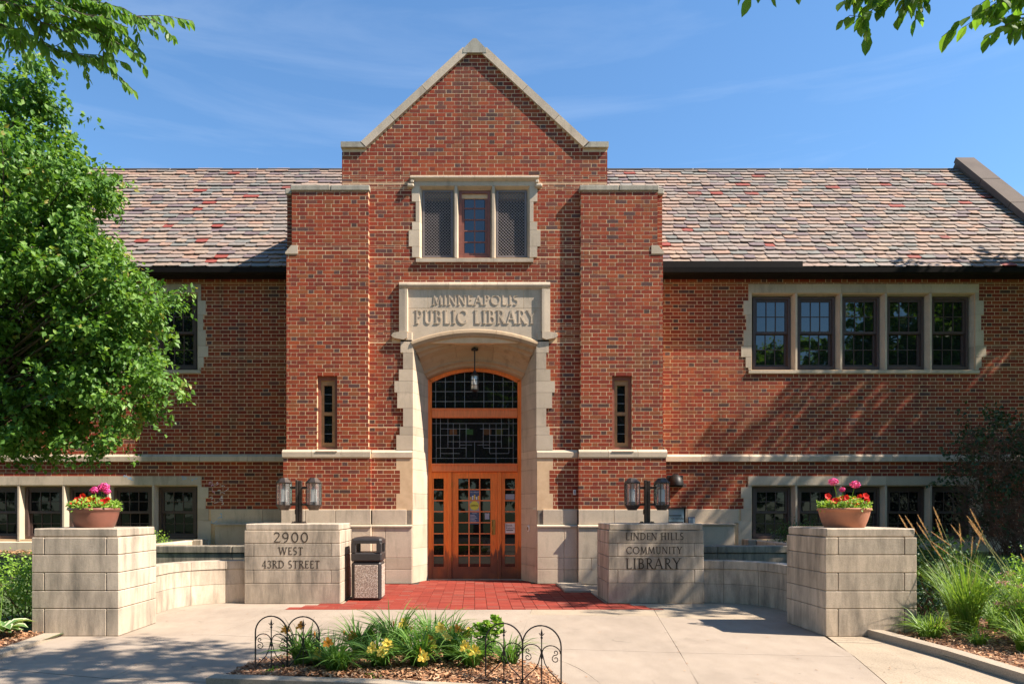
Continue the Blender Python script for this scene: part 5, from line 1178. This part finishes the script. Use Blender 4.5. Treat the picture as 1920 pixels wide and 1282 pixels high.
# shrubs
def shrub(name, label, c, r, n, L, mat, cat='shrub', stems=14, wd=.4, twigmat='twig', group=None, shell=.55):
    t = thing(name, label, cat, (c[0], c[1], c[2]-r[2]*.9), group); lobes = [(c[0], c[1], c[2], *r)]
    for q in range(7):
        a = q*.9+c[0]; lobes.append((c[0]+r[0]*.5*math.cos(a), c[1]+r[1]*.5*math.sin(a), c[2]+r[2]*(.15+.3*math.sin(q*2.3)), r[0]*.55, r[1]*.55, r[2]*.6))
    P, D, Nn, tn, C, tw = crown_pts(lobes, max(10, n//12), 12, min(r)*.35, shell, -.3); P = P[P[:, 2] > c[2]-r[2]*1.05] if False else P
    sz = L*npr.uniform(.6, 1.2, len(P)); mesh_obj('foliage', leaf_mesh('foliage', P, D, Nn, sz, sz*wd, tn), M[mat], t); m = MB()
    for q in C[npr.choice(len(C), min(stems, len(C)), replace=False)]:
        b = Vector((c[0]+npr.normal()*r[0]*.15, c[1]+npr.normal()*r[1]*.15, c[2]-r[2]*.98)); q = Vector(q); m.tube([b, b.lerp(q, .5)+Vector((0, 0, .03)), q], [.008, .006, .002], 4)
    m.build('stem', M[twigmat], t); return t
shrub('spirea_shrub', 'bright yellow green low shrub beside the left front pier', (-5.05, 7.95, .36), (.55, .45, .36), 4200, .035, 'leaf_spirea')
shrub('spirea_shrub', 'yellow green spirea with pink flower clusters at the right edge', (5.55, 6.75, .40), (.62, .55, .40), 5200, .034, 'leaf_spirea')
sp = [o for o in COL.objects if o.name.startswith('spirea_shrub')][-1]
for i in range(16):
    a = npr.uniform(2.2, 5.2); cc = np.array([5.55+.60*math.cos(a)*npr.uniform(.3, 1), 6.75+.5*math.sin(a)*npr.uniform(.3, 1), .58+npr.uniform(-.2, .16)]); n = 40
    P = cc+npr.normal(size=(n, 3))*np.array([.03, .03, .012]); mesh_obj('flower_cluster', leaf_mesh('cl', P, npr.normal(size=(n, 3)), npr.normal(size=(n, 3))*.4+np.array([0, -.3, 1]), .014, .006, npr.random(n)), M['petal_spirea'], sp)['kind'] = 'stuff'
shrub('round_shrub', 'rounded dark green shrub behind the right front pier', (5.35, 8.55, .50), (.62, .5, .46), 4200, .045, 'leaf_dark')
shrub('round_shrub', 'dark green shrub right of the feathery grasses', (6.75, 8.0, .34), (.6, .45, .26), 2600, .045, 'leaf_dark')
shrub('box_shrub', 'small green shrub before the first right basement window', (5.65, 12.5, .78), (.40, .35, .30), 1800, .035, 'leaf_dark'); shrub('box_shrub', 'small pale shrub before the first left basement window', (-5.62, 12.3, .74), (.34, .35, .18), 1100, .035, 'leaf_spirea')
yew = shrub('evergreen_shrub', 'tall dark evergreen with bare brown twigs against the right wing', (9.4, 12.5, 1.75), (1.15, .6, 1.25), 4200, .085, 'leaf_holly', stems=60, wd=.28, shell=.75); m = MB()
for i in range(1700):
    a = npr.uniform(0, 6.28); rr_ = npr.random()**.5; b = Vector((9.4+1.0*rr_*math.cos(a), 12.45+.5*rr_*math.sin(a), npr.uniform(.7, 2.5))); d = Vector((npr.normal()*.5-.25, npr.normal()*.25-.1, npr.uniform(.1, .9))).normalized(); L = npr.uniform(.25, .6)
    e = b+d*L; m.tube([b, b.lerp(e, .5)+Vector((0, 0, -.03)), e], [.0045, .0035, .0012], 3)
tag(m.build('bare_twigs', M['twig'], yew), None, None, None, 'stuff')

# grassy clumps
def blades(n, x, y, z, H, lean, w, rng, arch=.6, base=.06):
    V = []; T = []; tn = []
    for _ in range(n):
        a = rng.uniform(0, 6.28); r0 = base*rng.random()**.5; p = np.array([x+r0*math.cos(a+1), y+r0*math.sin(a+1), z]); h = H*rng.uniform(.55, 1.1); ln = lean*rng.uniform(.3, 1.2); d = np.array([math.cos(a), math.sin(a), 0]); sd = np.array([-math.sin(a), math.cos(a), 0]); sd = sd*math.cos(.6)+np.array([0, 0, .3])*rng.normal()
        b = len(V); k = 6; t0 = float(np.clip(rng.normal(.5, .2), 0, 1))
        for i in range(k):
            t = i/(k-1); q = p+d*ln*h*(t**1.8)+np.array([0, 0, h*(t-arch*ln*t**2.6)]); ww = w*(1-t**2.2)*(.7+.6*min(1, t*4)); V += [q-sd*ww, q+sd*ww]
        for i in range(k-1): o = b+2*i; T += [(o, o+1, o+3), (o, o+3, o+2)]; tn += [t0, t0]
    return V, T, tn
def clump(name, label, cat, x, y, z, n, H, lean, w, mat, seed, group=None, arch=.6, base=.06):
    t = thing(name, label, cat, (x, y, z), group); V, T, tn = blades(n, x, y, z-.01, H, lean, w, np.random.default_rng(seed), arch, base); mesh_obj('foliage', np_mesh('foliage', V, T, tn), M[mat], t); return t
def flower6(m, c, ax, size, rng, tone):
    ax = Vector(ax).normalized(); e1 = ax.cross(Vector((.3, .2, 1))).normalized(); e2 = ax.cross(e1); c = Vector(c)
    for q in range(6):
        a = q*math.pi/3+rng.uniform(-.1, .1); d = e1*math.cos(a)+e2*math.sin(a); sd = ax.cross(d); s = size*(1 if q % 2 else .85)
        m.add([c, c+ax*s*.35+d*s*.35+sd*s*.26, c+ax*s*.48+d*s*.78+sd*s*.30, c+ax*s*.40+d*s*1.0, c+ax*s*.48+d*s*.78-sd*s*.30, c+ax*s*.35+d*s*.35-sd*s*.26], [(0, 1, 2, 3, 4, 5)], tone+rng.uniform(-.2, .2))
def daylily(label, px, py, H, n, fl, seed):
    Y = EYE*F/(py-CY); x = wx(px, Y); rg = np.random.default_rng(seed); t = clump('daylily', label, 'daylily', x, Y, isl_z(x, Y), int(n*1.5), H*1.32, 1.0, .0070, 'blade_lily', seed, 'daylilies in the island bed', .58, .06); m = MB()
    for fx, fy, kind, dy in fl:
        yy = Y+dy-.13; c = Vector((wx(fx, yy), yy, wz(fy, yy))); b = Vector((x, Y, .03)); m.tube([b, b.lerp(c, .5)+Vector((0, 0, .05)), c], [.0035, .003, .0025], 5)
        f = MB()
        if kind == 'bud': f.lathe([(.002, -.02), (.007, 0), (.006, .02), (.001, .035)], 6, tuple(c))
        else: flower6(f, c, (rg.normal()*.4-.1, -.8+rg.normal()*.3, .5), .055 if kind != 'o' else .046, rg, .5)
        f.build('bud' if kind == 'bud' else 'flower', M['petal_orange' if kind in ('o', 'bud') else 'petal_yellow'], t)
    if fl: m.build('flower_stalk', M['blade_lily'], t)
daylily('daylily clump behind the left scrolled border fence', 566, 1256, .36, 95, [(536, 1182, 'o', .1), (566, 1174, 'o', .1), (590, 1190, 'bud', 0)], 1)
daylily('small daylily clump with one orange bloom right of the left fence', 628, 1268, .30, 75, [(616, 1205, 'o', 0)], 2)
daylily('daylily clump with orange buds, third from the left fence', 676, 1240, .38, 110, [(660, 1192, 'o', .05), (645, 1188, 'bud', 0)], 3)
daylily('tall daylily clump with high buds near the middle of the bed', 742, 1238, .43, 120, [(738, 1170, 'bud', 0), (758, 1170, 'y', .1), (772, 1184, 'y', .1), (764, 1207, 'o', -.1)], 4)
daylily('front daylily clump with two yellow blooms, nearest the kerb', 786, 1262, .36, 110, [(796, 1231, 'y', -.12), (788, 1220, 'bud', 0)], 5)
daylily('daylily clump with most yellow blooms, near the leafy sedum', 846, 1250, .40, 120, [(836, 1196, 'y', -.1), (812, 1211, 'y', -.12), (826, 1178, 'y', .1), (845, 1185, 'y', .12), (876, 1190, 'y', .08), (858, 1180, 'o', .1), (805, 1200, 'o', 0)], 6)
daylily('daylily clump at the back of the bed behind the yellow blooms', 812, 1232, .42, 110, [(800, 1180, 'bud', 0), (880, 1186, 'y', 0)], 7)
daylily('low daylily clump with small yellow blooms just right of the left fence', 602, 1258, .28, 80, [(598, 1226, 'y', 0), (612, 1232, 'y', 0)], 8)
daylily('low daylily clump with yellow blooms in the front middle of the bed', 712, 1262, .30, 90, [(700, 1216, 'y', 0), (716, 1224, 'y', 0), (726, 1208, 'y', 0.05)], 9)
daylily('low daylily clump with yellow blooms before the leafy sedum', 884, 1262, .30, 90, [(874, 1212, 'y', 0), (892, 1220, 'y', 0)], 10)
sedum = thing('sedum', 'upright leafy green sedum behind the right scrolled fence', 'plant', (.08, 6.0, .04)); rg = np.random.default_rng(5); m = MB(); P = []; D = []; Nn = []
for i in range(13):
    b = Vector((.08+rg.normal()*.05, 6.02+rg.normal()*.04, .03)); e = b+Vector((rg.normal()*.07, rg.normal()*.05, rg.uniform(.2, .34))); m.tube([b, e], [.005, .004], 5)
    for q in range(11):
        f = .25+.75*q/10; a = q*2.4; P.append(b.lerp(e, f)); D.append((math.cos(a), math.sin(a), .45)); Nn.append((0, -.2, 1))
    for q in range(14): P.append(e+Vector((rg.normal()*.015, rg.normal()*.015, rg.random()*.02))); D.append((rg.normal(), rg.normal(), .8)); Nn.append((rg.normal(), rg.normal(), 1))
m.build('stem', M['blade_lily'], sedum); mesh_obj('foliage', leaf_mesh('sed', np.array(P), np.array(D), np.array(Nn, float), np.full(len(P), .05), .019, rg.random(len(P)), 'full'), M['leaf_spirea'], sedum)
def weeds(label, px, py, n):
    Y = EYE*F/(py-CY); x = wx(px, Y); rg = np.random.default_rng(px); t = thing('weed', label, 'plant', (x, Y, .02), 'small weeds at the bed edge'); P = np.array([x, Y, .03])+rg.normal(size=(n, 3))*np.array([.05, .02, .012]); mesh_obj('foliage', leaf_mesh('w', P, rg.normal(size=(n, 3))+np.array([0, 0, .7]), rg.normal(size=(n, 3))*.4+np.array([0, 0, 1]), .028, .010, rg.random(n)), M['leaf_spirea'], t)
weeds('small green weed beside the left fence foot', 532, 1264, 60); weeds('small green weed at the kerb under the left fence', 508, 1268, 45); weeds('small green weed at the kerb in mid bed', 700, 1276, 70)
# hosta
t = thing('hosta', 'cream edged hosta beside the left front pier', 'hosta', (-4.72, 7.12, .02)); rg = np.random.default_rng(9); m = MB(); m2 = MB()
for i in range(34):
    a = rg.uniform(0, 6.28); L = rg.uniform(.20, .33); d = Vector((math.cos(a), math.sin(a), 0)); sd = Vector((-d.y, d.x, 0)); b = Vector((-4.72, 7.1, .03)); up = rg.uniform(.35, 1.0); w = L*.24
    mid = [b+d*L*f*(1.15-.25*up)+Vector((0, 0, L*up*(1.25*f-.85*f*f)+.03)) for f in (0, .3, .55, .8, 1.05)]; ws = (.12, .55, 1, .75, .02); k0 = len(m.v)
    for p, ww in zip(mid, ws):
        for q in (-1, -.72, 0, .72, 1): m.v.append(tuple(p+sd*w*ww*q+Vector((0, 0, abs(q)*w*ww*.35))))
    for r_ in range(4):
        for q in range(4): o = k0+r_*5+q; m.face((o, o+1, o+6, o+5), rg.uniform(.82, 1) if q in (0, 3) else rg.uniform(.1, .6))
m.build('leaves', M['hosta'], t, True); m = MB()
for i in range(4):
    b = Vector((-4.72, 7.12, .1)); e = b+Vector((rg.normal()*.12, rg.normal()*.08, rg.uniform(.45, .6))); m.tube([b, b.lerp(e, .5), e], [.005, .004, .002], 5)
    for q in range(5): c = b.lerp(e, .6+.09*q); m.lathe([(.002, 0), (.006, .012), (.001, .03)], 5, tuple(c+Vector((rg.normal()*.01, 0, 0))))
m.build('flower_stalk', M['blade'], t)
# feather reed grasses
def reed(label, x, y, H, nb, ns, seed, heads, Hs=1.3):
    rg = np.random.default_rng(seed); z = bed_h(x, y); t = clump('feather_grass', label, 'ornamental grass', x, y, z, nb, H, .5, .0042, 'blade', seed, 'feather reed grasses', .5, .11); m = MB(); sh = MB()
    for i in range(ns):
        hx, hy, lean = heads[i % len(heads)]; a0 = Vector((x+rg.normal()*.06, y+rg.normal()*.06, z)); e = Vector((hx, y+rg.normal()*.15, hy)); md = a0.lerp(e, .55)+Vector((-(e.x-a0.x)*.18, 0, .05)); m.tube([a0, md, e], [.0026, .0022, .0018], 4); d = (e-md).normalized(); tip = e+d*.20
        for q in range(46):
            f = q/46; c = e.lerp(tip, f); r_ = .016*math.sin(math.pi*min(1, f*.85+.12)); a = q*2.4; s_ = Vector((math.cos(a), math.sin(a)*.8, .25)); o = len(sh.v); pr = d.cross(s_).normalized()*.004
            sh.add([c-pr, c+pr, c+d*.026+s_*r_], [(0, 1, 2)], rg.random())
    m.build('stalks', M['stalk'], t); sh.build('seed_heads', M['seed'], t); return t
hp = lambda px, py, Y: (wx(px, Y), wz(py, Y), 0)
reed('feather reed grass nearest the right front pier, leaning left', 5.02, 7.35, .95, 420, 10, 31, [hp(1735, 1000, 7.3), hp(1750, 1012, 7.3), hp(1757, 1000, 7.3), hp(1768, 985, 7.3), hp(1775, 1050, 7.3), hp(1800, 1020, 7.3), hp(1820, 1030, 7.3), hp(1775, 1010, 7.3), hp(1840, 1045, 7.3)])
reed('taller feather reed grass at the right, with upright heads', 5.25, 6.75, .92, 420, 8, 32, [hp(1838, 1000, 6.75), hp(1866, 992, 6.75), hp(1845, 1020, 6.75), hp(1872, 1020, 6.75), hp(1800, 1040, 6.75), hp(1905, 1070, 6.75), hp(1785, 1022, 6.75), hp(1862, 1012, 6.75)])
clump('fountain_grass', 'low arching grass tuft at the foot of the right front pier', 'ornamental grass', 4.52, 7.12, .02, 170, .42, .95, .006, 'blade', 41, None, .7, .09); clump('fountain_grass', 'small green grass tuft at the edge of the right kerb', 'ornamental grass', 4.72, 6.72, .02, 80, .26, .9, .006, 'blade', 42, None, .7, .05)
for i, (lx, ly, lh, ll) in enumerate(((5.6, 7.6, .6, 'green grass tuft between the two feathery grasses and the round shrub'), (4.95, 6.35, .5, 'arching grass tuft nearest the camera in the right bed'), (5.45, 6.3, .55, 'arching grass tuft at the right picture edge'))):
    clump('fountain_grass', ll, 'ornamental grass', lx, ly, bed_h(lx, ly), 220, lh, .85, .005, 'blade', 90+i, None, .6, .12)
clump('daylily', 'flowerless daylily tuft at the right end of the bed', 'daylily', .28, 5.85, .03, 110, .36, 1.0, .0066, 'blade_lily', 95, 'daylilies in the island bed', .58, .06)
clump('daylily', 'low leafy daylily tuft at the front left of the bed', 'daylily', -1.05, 5.55, .04, 90, .30, 1.0, .0066, 'blade_lily', 96, 'daylilies in the island bed', .58, .06)
# fallen leaves and twigs on the forecourt
rg = np.random.default_rng(123); n = 130; P = np.stack([rg.uniform(-4, 3.8, n), rg.uniform(5.2, 10, n), np.full(n, .006)], 1)
P = P[[not inside(island, p[0], p[1]) and not (abs(p[0]) > 1.85 and p[1] > 9.9) and not (abs(p[0]) > 3.6 and 7.3 < p[1] < 8.3) for p in P]]; n = len(P)
lt = mesh_obj('leaf_litter', leaf_mesh('litter', P, rg.normal(size=(n, 3))*np.array([1, 1, .05]), rg.normal(size=(n, 3))*.15+np.array([0, 0, 1]), rg.uniform(.012, .04, n), .006, rg.random(n)), M['chip']); tag(lt, 'scattered dry leaves and bits on the concrete forecourt', 'leaf litter', None, 'stuff')
# flowers in the bowls
def geranium(label, x, y, z, heads, seed):
    rg = np.random.default_rng(seed); t = thing('geranium', label, 'geranium', (x, y, z), 'pink geraniums in the bowls'); m = MB(); lf = MB()
    for hx, hz, r_ in heads:
        c = Vector((hx, y+rg.normal()*.03, hz)); b = Vector((x+(hx-x)*.4, y, z)); m.tube([b, b.lerp(c, .5)+Vector((.01, 0, .01)), c], [.005, .004, .004], 5); n = 90; d = unit(rg.normal(size=(n, 3))); P = np.array(c)+d*r_*np.array([1, 1, .75])*rg.uniform(.7, 1, (n, 1))
        mesh_obj('flower_head', leaf_mesh('fh', P, unit(np.cross(d, rg.normal(size=(n, 3)))), d, .022, .011, rg.random(n), 'full'), M['petal_pink'], t)
    for i in range(12):
        a = rg.uniform(0, 6.28); c = Vector((x+.10*math.cos(a)*rg.uniform(.3, 1.2), y+.09*math.sin(a), z+rg.uniform(.05, .13))); r_ = rg.uniform(.028, .042); nx = Vector((rg.normal()*.4, -.5, 1)).normalized(); e1 = nx.cross(Vector((1, 0, .1))).normalized(); e2 = nx.cross(e1)
        lf.add([c]+[c+(e1*math.cos(q*.5236)+e2*math.sin(q*.5236))*r_*(1 if q % 2 else .85)+nx*r_*.25 for q in range(12)], [(0, 1+q, 1+(q+1) % 12) for q in range(12)], rg.random())
    m.build('stem', M['leaf_spirea'], t); lf.build('leaves', M['leaf_spirea'], t)
def petunia(label, x, y, z, r, n, seed, nl=1300):
    rg = np.random.default_rng(seed); t = thing('petunia', label, 'petunia', (x, y, z), 'red petunias in the bowls'); a = rg.uniform(0, 6.28, nl); q = rg.random(nl)**.5*r
    P = np.stack([x+q*np.cos(a), y+q*np.sin(a), z+rg.uniform(-.015, .15, nl)*(1.1-q/r*.6)], 1); mesh_obj('foliage', leaf_mesh('pf', P, rg.normal(size=(nl, 3))+np.array([0, 0, .4]), rg.normal(size=(nl, 3))*.5+np.array([.2, -.3, .9]), .036*rg.uniform(.6, 1.2, nl), .012, rg.random(nl)*.9+.1), M['leaf_spirea'], t)
    for i in range(n):
        aa = math.pi+math.pi*(i+.5)/n+rg.normal()*.15; rr_ = r*rg.uniform(.35, .98); c = Vector((x+rr_*math.cos(aa)*1.0, y+rr_*math.sin(aa)*.8, z+rg.uniform(.06, .15))); nx = Vector((rg.normal()*.3, -1, .45+rg.normal()*.25)).normalized(); e1 = nx.cross(Vector((0, 0, 1))).normalized(); e2 = nx.cross(e1); s = rg.uniform(.029, .039); m = MB()
        m.add([c-nx*.02]+[c+(e1*math.cos(k*.6283)+e2*math.sin(k*.6283))*s*(1 if k % 2 else .86)+nx*(.004 if k % 2 else 0) for k in range(10)], [(0, 1+k, 1+(k+1) % 10) for k in range(10)], rg.random()); m.build('flower', M['petal_orange' if i % 6 == 5 else 'petal_red'], t)
ZB = 1.30
geranium('pink geranium rising at the back of the left bowl', -4.13, 7.86, ZB, [(-4.06, 1.555, .055), (-4.16, 1.515, .05), (-4.10, 1.54, .05), (-4.02, 1.50, .04)], 71); petunia('red petunias spilling round the rim of the left bowl', -4.145, 7.82, ZB, .265, 20, 72)
geranium('pair of tall pink geranium heads in the right bowl', 4.03, 7.84, ZB, [(3.905, 1.605, .054), (4.145, 1.575, .054), (4.02, 1.52, .03)], 73); petunia('red petunias massed at the front of the right bowl', 4.03, 7.82, ZB, .265, 20, 74)
# lawn blades on the right
rg = np.random.default_rng(77); V = []; T = []; tn = []
for i in range(9000):
    x, y = rg.uniform(6.2, 11.5), rg.uniform(7.6, 12.2); z = bed_h(x, y); a = rg.uniform(0, 6.28); h = rg.uniform(.03, .07); b = len(V); V += [(x-.004*math.sin(a), y+.004*math.cos(a), z), (x+.004*math.sin(a), y-.004*math.cos(a), z), (x+.02*math.cos(a), y+.02*math.sin(a), z+h)]; T.append((b, b+1, b+2)); tn.append(rg.random())
tag(mesh_obj('lawn', np_mesh('lawn', V, T, tn), M['lawn_blade']), 'short green lawn before the right wing', 'lawn', None, 'stuff')
